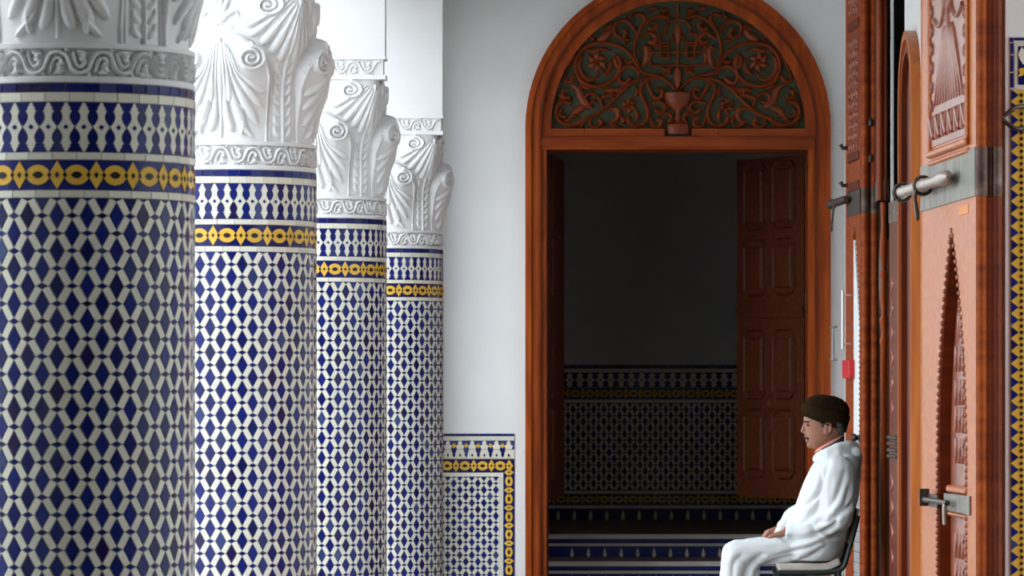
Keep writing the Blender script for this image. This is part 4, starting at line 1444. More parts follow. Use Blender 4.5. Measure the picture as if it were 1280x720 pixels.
def build_far_leaf():
    NY = 14.3 * K
    NX = X(1076, NY)
    k = math.sqrt(1 + SL * SL)
    L = (F * NX - (1057 - VX) * NY) / ((1057 - VX) + F * -SL) * k
    T = leaf_frame(NX, NY, SL, L)
    d = thing('door_3', 'tall cedar door leaf behind the seated man, with dark iron bolt', 'door', mat4=T, kind='structure')

    def U(px):
        return L - (F * NX - (px - VX) * NY) / ((px - VX) + F * -SL) * k

    def V(px, py):
        return EYE + (VY - py) * (NY + (L - U(px)) / k) / F
    top = 3.6
    th = 0.095
    a0, a1 = U(1066.5), U(1074.5)
    zs, za = V(1070, 420), V(1070, 285)
    n = 10
    arch = []
    for i in range(n + 1):
        t = i / n
        arch.append((a1 - (a1 - a0) * 0.75 * t ** 2.2, zs + (za - zs) * t))
    poly = [(0, 0.03), (0, top), (L, top), (L, 0.03), (a1, 0.03), (a1, zs)] + arch[1:] + [(a0, za - 0.04), (a0, 0.03)]
    MB().prism(poly, -th * 0.3, 0).obj('face_board', 'wood', d)
    MB().prism([(p[0] + (0.012 if 3 < i < len(poly) - 2 else 0), p[1]) for i, p in enumerate(poly)], -th, -th * 0.3).obj('back_board', 'wood_dark', d)
    me = MB().ball((0, 0, 0), 0.006, 0.009, 0.008, 8, 6).mesh('scallop', 'wood_dark', True)
    for i in range(22):
        z = zs - 0.028 * i
        link('scallop', me, d, mat4=Matrix.Translation((a1 - 0.004, z, -0.004)))
    for p in spline(arch, 2):
        link('scallop', me, d, mat4=Matrix.Translation((p[0], p[1], -0.004)))
    zt_ = zs + (za - zs) * 0.55
    MB().prism([(a0 - 0.004, V(1070, 545)), (a1 + 0.004, V(1070, 545)), (a1 + 0.004, zs), (a0 + 0.03, za - 0.06), (a0 - 0.004, za - 0.06)], -0.012, -0.002).obj('wicket_panel', 'plaster', d, label='white board standing in for the wall beyond the wicket')  # added board in place of the white wall seen through the wicket
    k2 = 0
    zc = V(1070, 547)
    while zc > 0.1:
        MB().prism([(a0 - 0.004, zc - 0.055), (a1 + 0.004, zc - 0.055), (a1 + 0.004, zc - 0.003), (a0 - 0.004, zc - 0.003)], -0.012, -0.003).obj('dado_stand_in', 'dado_grey', d)  # added grey rows stand in for the tiled dado beyond
        zc -= 0.055
    # carved panels and rails above the opening
    p0, p1 = U(1062), U(1074)
    for zb, zt in ((V(1068, 190), V(1068, 40)), (V(1068, 20), 3.55)):
        cp = MB().prism([(p0, zb), (p1, zb), (p1, zt), (p0, zt)], 0, 0.004).obj('carved_panel', 'wood_carve', d)

        def fp(u, v, off):
            return (u, v, 0.004 + off)
        z = zb + 0.03
        i = 0
        while z < zt - 0.03:
            for q in range(4):
                mb = MB()
                uc = p0 + (p1 - p0) * (q + 0.5) / 4
                mb.stroke(spiral(uc, z, 0.022, 1.1, i, 1 if q % 2 else -1, 9, 0.3), 0.007, 0.009, fp, (0.7, 1, 0.7), 1)
                mb.obj('carved_curl', 'wood_carve', cp, 50)
            z += 0.055
            i += 1
    for py in (30, 195, 232):
        zc = V(1068, py)
        MB().prism([(p0 - 0.01, zc - 0.03), (p1 + 0.01, zc - 0.03), (p1 + 0.01, zc + 0.02), (p0 - 0.01, zc + 0.02)], 0, 0.012, 0.006).obj('cross_rail', 'wood_dark', d)
    eg = MB()
    eg.tube([(L - 0.004, 0.03, -0.024), (L - 0.004, top, -0.024)], 0.022, 14)
    eg.tube([(L - 0.004, 0.03, -0.072), (L - 0.004, top, -0.072)], 0.022, 14)
    eg.obj('edge_bead', 'wood', d, 40)
    # bolt, plates
    zt2, zb2 = V(1084, 232), V(1084, 264)
    MB().prism([(U(1060), zb2), (L + 0.002, zb2), (L + 0.002, zt2), (U(1060), zt2)], 0, 0.006).obj('bolt_plate', 'iron', d)
    v, f = [], []
    ring = [(L + 0.021 * math.cos(a), -0.024 + 0.024 * math.sin(a)) for a in [math.pi / 2 - math.pi * i / 10 for i in range(11)]] + [(L + 0.021 * math.cos(a), -0.072 + 0.024 * math.sin(a)) for a in [math.pi / 2 - math.pi * i / 10 for i in range(11)]]
    for zz in (zb2, zt2):
        for a, b in ring:
            v.append((a, zz, b))
    n = len(ring)
    for i in range(n - 1):
        f.append((i, i + 1, n + i + 1, n + i))
    MB().add(v, f).obj('edge_plate', 'plate_dark', d, 40)
    zb3 = V(1060, 251)
    u0, u1 = -0.26 * K, U(1064)
    prof = [(u0, 0.006), (u0 + 0.02, 0.010), (u0 + 0.03, 0.026), (u0 + 0.10, 0.028), (u0 + 0.13, 0.022), (u1, 0.022), (u1 + 0.05, 0.012)]
    bolt = MB().tube([(a, zb3, 0.034) for a, r in prof], [r for a, r in prof], 12).obj('bolt', 'iron', d, 40)
    MB().tube([(-0.06 * K, zb3, 0.05), (-0.07 * K, zb3 - 0.05, 0.055), (-0.12 * K, zb3 - 0.15, 0.055)], [0.006, 0.006, 0.008], 8).obj('bolt_handle', 'iron', bolt, 40)
    for px, py in ((1058, 186), (1057, 233)):
        zc = V(px, py)
        MB().tube([(U(1060), zc, 0.0), (U(1060), zc, 0.03), (U(1060), zc + 0.02, 0.04)], [0.012, 0.010, 0.012], 8).obj('stud', 'iron', d, 40)
    for py in (155, 200):
        zc = Z(py, NY - 0.05)
        MB().tube([(L + 0.01, zc, -0.048), (L + 0.04, zc, -0.048), (L + 0.045, zc + 0.02, -0.048), (L + 0.045, zc + 0.035, -0.05)], [0.012, 0.01, 0.012, 0.004], 8).obj('stud', 'iron', d, 40)
    # long bright pull handle on the far stile and a second one on the other side
    zc0, zc1 = V(1064, 436), V(1064, 363)
    u_ = U(1064)
    hd = MB().tube([(u_, zc0, 0.045), (u_, zc1, 0.045)], 0.009, 10).obj('pull_handle', 'chrome', d, 40, 'long bright pull handle')
    for zc in (V(1064, 430), V(1064, 369)):
        MB().tube([(u_, zc, 0), (u_, zc, 0.05)], 0.006, 8).obj('handle_mount', 'chrome', hd, 40)
    hd = MB().tube([(-0.09 * K, V(1054, 451), 0.05), (-0.09 * K, V(1054, 408), 0.05)], 0.006, 10).obj('pull_handle', 'grey_metal', d, 40, 'short grey pull handle')
    for py in (450, 409):
        MB().tube([(-0.17 * K, V(1054, py), 0.05), (0.004, V(1054, py), 0.05)], 0.006, 8).obj('handle_mount', 'grey_metal', hd, 40)
    # round knob with a loop of cable
    kb = MB().lathe([(0.0001, 0.05), (0.016, 0.046), (0.022, 0.03), (0.012, 0.012), (0.028, 0.0)], 16).mesh('knob', 'iron', 40)
    ko = link('knob', kb, d, mat4=Matrix.Translation((U(1075), V(1075, 547), 0)))
    z0 = V(1075, 547)
    MB().tube([(U(1075), z0, 0.03), (U(1075) + 0.03, z0 - 0.06, 0.03), (U(1075) + 0.03, z0 - 0.13, 0.03), (U(1075) + 0.05, z0 - 0.2, 0.01)], 0.005, 8).obj('cable_loop', 'iron', d, 40)
    # red box on the stile
    rb = MB().prism([(U(1059.5), V(1060, 473)), (U(1068), V(1068, 473)), (U(1068), V(1068, 450)), (U(1059.5), V(1060, 450))], 0.0005, 0.03, 0.004)
    ro = rb.obj('alarm_box', 'red')
    ro.matrix_world = T
    ro['label'] = 'small red box fixed to the door leaf behind the man'
    ro['category'] = 'box'
    return d


build_far_leaf()


def build_opening_parts():
    # hanging post over the opening
    d = thing('door_4', 'wooden frame post ending in mid-air above the turned post', 'door frame', (1.214, 13.6 * K, 2.3), kind='structure')
    p = MB()
    z0 = Z(250, 13.5 * K) - 2.3
    p.box(-0.030, 0.020, -0.10, 0.10, z0, 1.6)
    p.obj('post', 'wood_dark', d)
    MB().tube([(-0.018, -0.10, z0), (-0.018, -0.10, 1.6)], 0.014, 12).obj('post_bead', 'wood', d, 40)
    MB().tube([(0.010, -0.10, z0), (0.010, -0.10, 1.6)], 0.010, 12).obj('post_bead', 'wood_dark', d, 40)
    MB().box(-0.032, 0.022, -0.104, 0.10, z0, z0 + 0.10).obj('end_cap', 'plate_dark', d)
    # folded narrow leaf with iron straps
    NY = 12.95 * K
    NX = X(1122, NY)
    L = 0.19 * K
    T = leaf_frame(NX, NY, SL, L)
    f = thing('door_5', 'narrow folded cedar leaf with an iron cap and strap, beside the dark opening', 'door', mat4=T, kind='structure')
    top = Z(250, NY)
    th = 0.032
    MB().prism([(0, 0.02), (L, 0.02), (L, top - 0.1), (0, top - 0.1)], -th, 0).obj('board', 'wood_dark', f)
    MB().prism([(-0.002, top - 0.1), (L + 0.002, top - 0.1), (L + 0.002, top), (-0.002, top)], -th - 0.002, 0.003).obj('iron_cap', 'plate_dark', f)
    MB().tube([(L, 0.02, -0.010), (L, top - 0.1, -0.010)], 0.010, 10).obj('edge_bead', 'wood', f, 40)
    zs = Z(558, NY)
    st = MB()
    for k in range(4):
        st.tube([(0, zs - 0.05 + 0.03 * k, 0.004), (L + 0.008, zs - 0.05 + 0.03 * k, 0.004), (L + 0.012, zs - 0.05 + 0.03 * k, -th)], 0.010, 8)
    st.obj('iron_strap', 'iron', f, 40)

    def fp(u, v, off):
        return (u, v, off)
    for k in range(12):
        z = 0.55 + k * 0.12
        if abs(z - zs) < 0.09:
            continue
        MB().stroke([(0.05 * K, z - 0.04), (0.09 * K, z), (0.06 * K, z + 0.045)], 0.014, 0.008, fp, leaf_t, 4).obj('carved_knot', 'wood_carve', f, 50)
    # turned post in the opening
    yy = 13.65 * K
    tp = thing('turned_post', 'slim turned cedar post standing in the dark opening', 'post', (X(1104.5, yy), yy, 0), kind=None)
    s = yy / F

    def zz(py):
        return Z(py, yy)
    prof = [(0.016, 0.0), (0.016, zz(432)), (0.020, zz(430)), (0.020, zz(424)), (0.013, zz(420)), (0.016, zz(408)), (0.021, zz(402)), (0.021, zz(398)), (0.010, zz(394)), (0.017, zz(375)), (0.014, zz(350)), (0.020, zz(345)), (0.020, zz(340)), (0.010, zz(337)), (0.018, zz(318)), (0.018, zz(300)), (0.012, zz(280)), (0.016, zz(255)), (0.016, Z(250, 13.5 * K))]
    MB().lathe(prof, 16, close=True).obj('shaft', 'wood', tp, 40)
    # second plain post
    MB().box(0.018, 0.034, -0.02, 0.02, 0, zz(300)).obj('side_batten', 'wood_dark', tp)


build_opening_parts()


def build_side_arch():
    """arched door in the right wall, seen at a grazing angle"""
    yc = 12.36 * K
    r = 0.31
    d = thing('door_6', 'narrow arched cedar door set in the white side wall', 'door', (XR, yc, 0), kind='structure')
    zs = Z(39, yc) - r
    n = 28

    def band(r0, r1, x0, x1, name, mat):
        pts = [(1, 0, 0.0)] + [(math.cos(math.pi * k / n), math.sin(math.pi * k / n), None) for k in range(n + 1)] + [(-1, 0, 0.0)]
        v, f = [], []
        for c, s, zb in pts:
            for rr, x in ((r0, x0), (r1, x0), (r1, x1), (r0, x1)):
                v.append((x, K * rr * c, zb if zb is not None else zs + rr * s))
        m = len(pts)
        for i in range(m - 1):
            for k in range(4):
                j = (k + 1) % 4
                f.append((i * 4 + k, i * 4 + j, (i + 1) * 4 + j, (i + 1) * 4 + k))
        MB().add(v, f).obj(name, mat, d, 35)
    band(0.27, 0.31, -0.045, 0.0, 'outer_moulding', 'wood_pale')
    band(0.23, 0.27, -0.030, 0.0, 'inner_moulding', 'wood')
    band(0.21, 0.23, -0.038, 0.0, 'bead_moulding', 'wood_dark')
    poly = [(-0.215 * K, 0), (0.215 * K, 0)] + [(0.215 * K * math.cos(math.pi * k / n), zs + 0.215 * math.sin(math.pi * k / n)) for k in range(n + 1)]
    T = Matrix(((0, 0, -1, 0), (-1, 0, 0, 0), (0, 1, 0, 0), (0, 0, 0, 1)))
    MB().prism(poly, 0.0, 0.012, T=T).obj('board', 'wood_dark', d)


build_side_arch()


# ------------------------------------------------------------------ tile panel on the cross wall
def build_pier_tiles():
    base = wall_frame((0, 8.7 * K, 0))
    root = link('tile_panel', None, wall_pier, 'tile panel with blue triangles and ochre zigzag')
    root.matrix_local = base
    S = F / (8.7 * K)

    def u(px):
        return (px - VX) / S

    def v(py):
        return EYE + (VY - py) / S
    T = Tiles(root, base, lambda a, b: Matrix.Translation((a, b, 0.003)), box_vis(1250, 1290))
    ue = u(1340)
    slab(root, 'grout_bed', 'white', u(1262), ue, 0.2, v(46), 0, 0.003)
    # square panel on top
    y = 48
    strip_band(T, [u(1264.5)], u(1267) - u(1262), v(53), v(47), 'blue', 'strip_tile')
    for a, b in ((54, 68), (69, 90), (91, 110)):
        strip_band(T, [u(1264.8)], u(1267) - u(1262.6), v(b), v(a), 'blue', 'strip_tile')
    strip_band(T, [u(1267.6 + 15 * k + 7) for k in range(4)], 15 / S, v(51), v(47), 'blue', 'strip_tile')
    slab(root, 'white_frame', 'white', u(1268), ue, v(112), v(53), 0.003, 0.006)
    slab(root, 'blue_ground', 'blue', u(1272.5), ue - 0.01, v(106), v(58), 0.006, 0.008)
    leafp = [(0, 0.028), (0.012, 0.012), (0.008, -0.004), (0.018, -0.02), (0.004, -0.028), (-0.006, -0.012), (-0.012, 0.006)]
    for k in range(4):
        T.add('leaf_tile', 'white', leafp, (u(1277 + 16 * k), v(70)), True, t=0.004, ch=0, z0=0.004)
    ht = [(0.012, 0), (0.004, 0.014), (-0.012, 0.008), (-0.006, -0.004), (-0.014, -0.016), (0.004, -0.012)]
    for k in range(4):
        T.add('star_tile', 'yellow', ht, (u(1277 + 16 * k), v(90)), True, t=0.004, ch=0, z0=0.004)
    # zigzag border
    p = 15.6 / S
    z = v(119)
    slab(root, 'ochre_band', 'yellow', u(1263.5), u(1290), 0.2, v(112.5), 0.003, 0.005)
    w_ = 9.5 / S
    tri = [(-w_ / 2, p / 2 - 0.0012), (w_ / 2, 0), (-w_ / 2, -p / 2 + 0.0012)]
    dot = [(0.006, 0), (0, 0.0075), (-0.006, 0), (0, -0.0075)]
    k = 0
    while z > 0.25:
        T.add('triangle_tile', 'blue', [(a, b) for a, b in tri][::-1], (u(1263.6) + w_ / 2, z), True, t=0.0045, ch=0)
        T.add('triangle_tile', 'blue', [(-a, b) for a, b in tri], (u(1290) - w_ / 2, z), True, t=0.0045, ch=0)
        T.add('dot_tile', 'black', dot, (u(1276.7), z), True, t=0.004, ch=0, z0=0.0015)
        T.add('dot_tile', 'black', dot, (u(1276.7), z - p / 2), True, t=0.004, ch=0, z0=0.0015)
        z -= p
    slab(root, 'white_line', 'white', u(1290), u(1296), 0.2, v(112), 0.003, 0.006)
    lozenge_field(T, u(1296), ue, 0.2, v(112), 0.0785, 0.0446, u(1318), v(112), small_single=False)
    T.emit()
    # iron hook
    y = 8.7 * K - 0.05
    hk = thing('iron_hook', 'looped iron hook in front of the ochre zigzag tiles', 'hook', (X(1290, y), 8.7 * K, Z(148, y)))
    s = y / F

    def P(px, py, dy):
        return ((px - 1290) * s, dy, (148 - py) * s)
    loop = [P(1290, 136, -0.02), P(1279, 133, -0.05), P(1268, 135, -0.06), P(1259, 142, -0.06), P(1252, 148, -0.06), P(1259, 155, -0.065), P(1268, 161, -0.07), P(1279, 161, -0.06), P(1290, 158, -0.02)]
    MB().tube([Vector(q) for q in spline(loop, 4)], 0.0075, 10).obj('loop', 'iron', hk, 40)
    MB().tube([P(1290, 136, -0.04), P(1290, 136, 0.0)], 0.006, 8).obj('fixing', 'iron', hk)
    MB().tube([P(1290, 158, -0.04), P(1290, 158, 0.0)], 0.006, 8).obj('fixing', 'iron', hk)


build_pier_tiles()

# ------------------------------------------------------------------ seated man
PY = 13.6 * K
PS = PY / F      # metres per pixel at the man


def H(px, py, dy=0.0):
    return Vector(((px - VX) * PS, PY + dy, EYE + (VY - py) * PS))


def rings_mesh(levels, n=32, power=2.0):
    """levels: (py front, px front, py back, px back, half width)"""
    mb = MB()
    v, f = [], []
    for (fx, fy, bx, by, hw) in levels:
        a, b = H(fx, fy), H(bx, by)
        c = (a + b) / 2
        ax = (b - a) / 2
        for k in range(n):
            t = 2 * math.pi * k / n
            cc = math.copysign(abs(math.cos(t)) ** (2 / power), math.cos(t))
            ss = math.copysign(abs(math.sin(t)) ** (2 / power), math.sin(t))
            v.append(c + ax * cc + Vector((0, hw * ss, 0)))
    for i in range(len(levels) - 1):
        for k in range(n):
            j = (k + 1) % n
            f.append((i * n + k, (i + 1) * n + k, (i + 1) * n + j, i * n + j))
    f.append(tuple(range(n)))
    f.append(tuple((len(levels) - 1) * n + k for k in reversed(range(n))))
    mb.add(v, f)
    return mb


def fuse(mb, name, mat, voxel, smooth_it, parent, disp=None):
    me = mb.mesh(name + '_raw', mat)
    o = bpy.data.objects.new(name + '_raw', me)
    COL.objects.link(o)
    r = o.modifiers.new('remesh', 'REMESH')
    r.mode = 'VOXEL'
    r.voxel_size = voxel
    r.use_smooth_shade = True
    s = o.modifiers.new('smooth', 'SMOOTH')
    s.iterations = smooth_it
    s.factor = 0.5
    if disp:
        for sz, st in disp:
            tx = bpy.data.textures.new(name, 'CLOUDS')
            tx.noise_scale = sz
            dm = o.modifiers.new('folds', 'DISPLACE')
            dm.texture = tx
            dm.strength = st
            dm.mid_level = 0.5
    dg = bpy.context.evaluated_depsgraph_get()
    me2 = bpy.data.meshes.new_from_object(o.evaluated_get(dg))
    bpy.data.objects.remove(o)
    bpy.data.meshes.remove(me)
    me2.name = name
    me2.materials.clear()
    me2.materials.append(M[mat])
    me2.shade_smooth()
    return link(name, me2, parent)


CREASES = [
    ([(974, 669), (983, 673), (1001, 672), (1014, 668), (1028, 662), (1042, 652)], 0.022, 3.0),
    ([(1073, 585), (1072, 605), (1064, 624), (1050, 637), (1037, 645)], 0.016, 2.6),
    ([(1066, 640), (1058, 656), (1048, 664), (1030, 672)], 0.015, 3.0),
    ([(1033, 578), (1027, 598), (1022, 614), (1012, 626), (1000, 632)], 0.014, 2.6),
    ([(1024, 618), (1017, 638), (1004, 650), (992, 654)], 0.012, 2.6),
    ([(1052, 590), (1046, 612), (1034, 632)], 0.010, 3.0),
    ([(1058, 606), (1052, 628), (1040, 642)], 0.010, 2.6),
    ([(1028, 661), (1037, 655), (1044, 645)], 0.012, 2.0),
    ([(1022, 650), (1034, 650), (1046, 640)], 0.009, 2.4),
    ([(1010, 654), (1016, 662), (1014, 668)], 0.010, 2.4),
    ([(1020, 668), (1032, 676), (1048, 678)], 0.010, 2.6),
    ([(962, 694), (990, 687), (1012, 681), (1026, 674)], 0.008, 1.8),
    ([(981, 705), (1006, 696), (1030, 681)], 0.010, 2.4),
    ([(944, 716), (955, 706), (972, 698), (992, 692)], 0.014, 3.0),
    ([(930, 720), (936, 705), (950, 692)], 0.010, 3.0),
    ([(915, 720), (916, 704), (926, 692)], 0.009, 3.0),
    ([(1012, 580), (1006, 600), (996, 626)], 0.009, 3.0),
    ([(1020, 586), (1014, 606), (1006, 622)], 0.008, 2.4),
    ([(985, 648), (980, 658), (979, 668)], 0.010, 2.0),
    ([(1050, 690), (1040, 698), (1022, 702)], 0.008, 2.4),
]


def sculpt(me, creases):
    """press soft cloth creases into both flanks of the robe"""
    import numpy as np
    n = len(me.vertices)
    co = np.empty(n * 3)
    me.vertices.foreach_get('co', co)
    co = co.reshape(-1, 3)
    no = np.empty(n * 3)
    me.vertices.foreach_get('normal', no)
    no = no.reshape(-1, 3)
    px = co[:, 0] / PS + VX
    py = VY - (co[:, 2] - EYE) / PS
    side = np.clip(np.abs(no[:, 1]) * 1.6, 0, 1)
    off = np.zeros(n)
    for pts, depth, wd in creases:
        pp = spline(pts, 4)
        best = np.full(n, 1e9)
        tt = np.zeros(n)
        for i in range(len(pp) - 1):
            ax, ay = pp[i]
            bx, by = pp[i + 1]
            l2 = (bx - ax) ** 2 + (by - ay) ** 2 + 1e-9
            t = np.clip(((px - ax) * (bx - ax) + (py - ay) * (by - ay)) / l2, 0, 1)
            d = np.hypot(px - ax - t * (bx - ax), py - ay - t * (by - ay))
            m = d < best
            best[m] = d[m]
            tt[m] = (i + t[m]) / (len(pp) - 1)
        fade = np.sin(np.pi * np.clip(tt, 0.06, 0.94)) ** 0.5
        g = np.exp(-(best / wd) ** 2)
        g2 = np.exp(-((best - 2.4 * wd) / (1.5 * wd)) ** 2)
        off += (-depth * g + 0.38 * depth * g2) * fade
    co += no * (off * side)[:, None]
    me.vertices.foreach_set('co', co.reshape(-1))
    me.update()


def build_man():
    root = thing('person', 'man in a white hooded robe and dark felt hat sitting in profile on a chair', 'person', (0, 0, 0))
    # ---- body
    b = MB()
    head = [(1020, 497, 1046, 499, 0.045), (1010, 504, 1053, 506, 0.066), (1006, 512, 1056, 514, 0.075), (1005, 519, 1057, 521, 0.077), (1004.6, 525, 1057, 527, 0.077), (1006.2, 530, 1056, 532, 0.075), (1007, 536, 1055, 538, 0.073), (1007.6, 542, 1053, 543, 0.069), (1008.4, 547, 1050, 547, 0.063), (1009.6, 551, 1046, 551, 0.057), (1010.6, 555, 1041, 555, 0.048), (1013.5, 559, 1036, 559, 0.036), (1018, 562, 1032, 562, 0.022)]
    b.add(*(lambda q: (q.v, q.f))(rings_mesh(head, 32, 2.25)))
    b.capsule(H(1006.2, 528), H(1003.4, 538.4), 0.007, 0.0095)          # nose bridge
    b.ball(H(1003.4, 539.2), 0.011, 0.011, 0.0085)
    for s in (-1, 1):
        b.ball(H(1006.5, 541.2, s * 0.012), 0.011, 0.008, 0.007)          # nostrils
        b.capsule(H(1006.6, 526.5, s * 0.010), H(1009.5, 527.2, s * 0.046), 0.0085, 0.006)   # brow
        # ear
        for k in range(7):
            a = math.pi * (-0.75 + 1.5 * k / 6)
            a2 = math.pi * (-0.75 + 1.5 * (k + 1) / 6)
            if k < 6:
                b.capsule(H(1034 + 4.2 * math.cos(a), 534.5 - 7 * math.sin(a), s * 0.081), H(1034 + 4.2 * math.cos(a2), 534.5 - 7 * math.sin(a2), s * 0.081), 0.0055, n=8, m=3)
        b.ball(H(1032.5, 541, s * 0.076), 0.012, 0.008, 0.014)
        b.ball(H(1033.5, 534, s * 0.072), 0.016, 0.010, 0.024)
    b.capsule(H(1008.2, 545.6, -0.014), H(1008.2, 545.6, 0.014), 0.0085)
    b.capsule(H(1008.6, 549.8, -0.018), H(1008.6, 549.8, 0.018), 0.0065)
    b.capsule(H(1008.8, 551.8, -0.016), H(1008.8, 551.8, 0.016), 0.0065)
    b.ball(H(1012.8, 556.6), 0.018, 0.022, 0.015)
    b.capsule(H(1036, 548), H(1045, 575), 0.055, 0.062)
    # trunk, arms, legs inside the clothes
    b.capsule(H(1045, 590), H(1030, 672), 0.11, 0.10)
    b.capsule(H(1047, 588, -0.14), H(1047, 588, 0.14), 0.07)
    arms = {-1: [(1048, 588, -0.19), (1048, 646, -0.235), (984, 663, -0.115)], 1: [(1046, 588, 0.19), (1038, 648, 0.235), (980, 659, 0.075)]}
    for s, (sh, el, wr) in arms.items():
        b.capsule(H(*sh), H(*el), 0.05, 0.042)
        b.capsule(H(*el), H(*wr), 0.042, 0.027)
        w0 = H(*wr)
        # hand: palm and five fingers lying over the thigh
        fwd = Vector((-0.93, 0.28 * -s, -0.30)).normalized()
        side = Vector((-0.22 * s, -0.92, 0.05)).normalized() * s * -1   # towards the body midline
        side = Vector((0.12, 1.0, 0.0)).normalized() * (1 if s < 0 else -1)
        side = (side - fwd * side.dot(fwd)).normalized()
        up = side.cross(fwd)
        if up.z < 0:
            up = -up
        kn = w0 + fwd * 0.085
        for q, (oo, ln) in enumerate(((0.030, 0.072), (0.010, 0.082), (-0.010, 0.076), (-0.029, 0.060))):
            k0 = kn + side * oo
            b.capsule(w0 + side * oo * 0.6 + fwd * 0.01, k0, 0.017, 0.0125, 10, 4)
            d1 = (fwd * 0.86 - up * 0.5).normalized()
            d2 = (fwd * 0.45 - up * 0.89).normalized()
            d3 = (fwd * 0.10 - up * 0.99).normalized()
            k1 = k0 + d1 * ln * 0.48
            k2 = k1 + d2 * ln * 0.32
            k3 = k2 + d3 * ln * 0.24
            b.capsule(k0, k1, 0.0105, 0.0092, 9, 3)
            b.capsule(k1, k2, 0.0092, 0.0084, 9, 3)
            b.capsule(k2, k3, 0.0084, 0.0072, 9, 3)
        t0 = w0 + fwd * 0.025 + side * 0.026
        t1 = t0 + (fwd * 0.6 + side * 0.75 - up * 0.2).normalized() * 0.04
        t2 = t1 + (fwd * 0.9 + side * 0.25 - up * 0.35).normalized() * 0.032
        t3 = t2 + (fwd * 0.95 - up * 0.3).normalized() * 0.024
        b.capsule(t0, t1, 0.015, 0.0115, 9, 3)
        b.capsule(t1, t2, 0.0115, 0.0098, 9, 3)
        b.capsule(t2, t3, 0.0098, 0.008, 9, 3)
        hip, knee, ank = H(1032, 683, s * 0.09), H(918, 694, s * 0.11), H(918, 812, s * 0.11)
        b.capsule(hip, knee, 0.052, 0.042)
        b.capsule(knee, ank, 0.052, 0.038)
        b.capsule(ank + Vector((0.02, 0, -0.025)), ank + Vector((-0.15, 0, -0.04)), 0.034, 0.024)
    body = fuse(b, 'body', 'skin', 0.0042, 3, root)
    # ---- robe
    r = MB()
    tors = [(1044, 560, 1066, 556, 0.06), (1028, 566, 1072.5, 562, 0.12), (1020, 574, 1075, 570, 0.175), (1013, 585, 1076, 583, 0.205), (1006, 600, 1076, 600, 0.215), (999, 618, 1074, 620, 0.215), (991, 640, 1068, 640, 0.215), (984, 660, 1062, 660, 0.22), (978, 680, 1056, 680, 0.22), (976, 692, 1053, 694, 0.215), (980, 699, 1050, 700, 0.20)]
    q = rings_mesh(tors, 36, 2.3)
    r.add(q.v, q.f)
    arms_r = {-1: [(1046, 590, -0.18), (1046, 644, -0.23), (990, 663, -0.125)], 1: [(1044, 590, 0.18), (1036, 646, 0.23), (983, 658, 0.085)]}
    for s, (sh, el, wr) in arms_r.items():
        sh, el, wr = H(*sh), H(*el), H(*wr)
        r.capsule(sh, el, 0.085, 0.074)
        r.capsule(el, wr, 0.070, 0.040)
        # sleeve sag below the forearm
        r.capsule(el + Vector((-0.04, 0, -0.03)), wr + Vector((0.05, 0, -0.012)), 0.055, 0.036)
        # cuff
        r.capsule(wr + Vector((0.02, 0, 0.002)), wr + Vector((-0.010, 0, -0.004)), 0.041, 0.037)
    # lap and skirt
    for s in (-1, 1):
        r.capsule(H(1030, 680, s * 0.10), H(919, 693, s * 0.105), 0.078, 0.066)
        r.capsule(H(919, 695, s * 0.105), H(915, 800, s * 0.12), 0.068, 0.085)
        r.capsule(H(938, 708, s * 0.11), H(925, 800, s * 0.12), 0.045, 0.09)
    for t in range(7):
        px = 1030 - t * 18
        r.capsule(H(px, 683 + 1.2 * t, -0.10), H(px, 683 + 1.2 * t, 0.10), 0.074 - 0.002 * t, n=12)
    for t in range(5):
        py = 705 + 24 * t
        r.capsule(H(918, py, -0.11), H(918, py, 0.11), 0.062, n=12)
    # belly drape between torso and lap
    r.capsule(H(1000, 655), H(985, 676), 0.10, 0.085)
    robe = fuse(r, 'robe', 'robe', 0.0058, 8, root, [(0.12, 0.008)])
    sculpt(robe.data, CREASES)
    # hood lying on the shoulders
    h = MB()
    loop = [(1021, 569, 0.0), (1024, 567.5, -0.075), (1034, 562, -0.115), (1046, 557.5, -0.118), (1058, 556.5, -0.095), (1066, 558, -0.05), (1068, 559, 0.0)]
    pts = [H(*p) for p in loop] + [H(p[0], p[1], -p[2]) for p in reversed(loop[:-1])]
    rad = [0.012, 0.014, 0.017, 0.021, 0.025, 0.028, 0.028]
    rad = rad + rad[:-1][::-1]
    for i in range(len(pts) - 1):
        h.capsule(pts[i], pts[i + 1], rad[i], rad[i + 1])
    h.capsule(H(1068, 566, -0.09), H(1068, 566, 0.09), 0.034)
    h.capsule(H(1067, 572), H(1068, 594), 0.046, 0.03)
    h.capsule(H(1068, 566, -0.08), H(1070, 592), 0.034, 0.02)
    h.capsule(H(1068, 566, 0.08), H(1070, 592), 0.034, 0.02)
    low = [(1018, 574, 0.0), (1021, 577, -0.09), (1033, 581, -0.165), (1048, 587, -0.205), (1062, 592, -0.16), (1071, 597, -0.08), (1073, 600, 0.0)]
    lp = [H(*p) for p in low] + [H(p[0], p[1], -p[2]) for p in reversed(low[:-1])]
    for i in range(len(lp) - 1):
        h.capsule(lp[i], lp[i + 1], 0.013)
        for t in (0.0, 0.33, 0.66):
            h.capsule(pts[i].lerp(pts[i + 1], t), lp[i].lerp(lp[i + 1], t), 0.016, 0.012)
    hd = fuse(h, 'hood', 'robe', 0.006, 12, root, [(0.08, 0.006)])
    sculpt(hd.data, [([(1020, 571), (1030, 569), (1042, 566), (1056, 568), (1068, 576)], 0.009, 2.2), ([(1036, 574), (1050, 574), (1062, 580), (1070, 590)], 0.008, 2.0)])
    # seams of the robe
    sm = MB()
    for pts in ([(1010, 640, -0.222), (1014, 610, -0.22), (1020, 588, -0.205)],):
        sm.tube([H(*p) for p in pts], 0.003, 6)
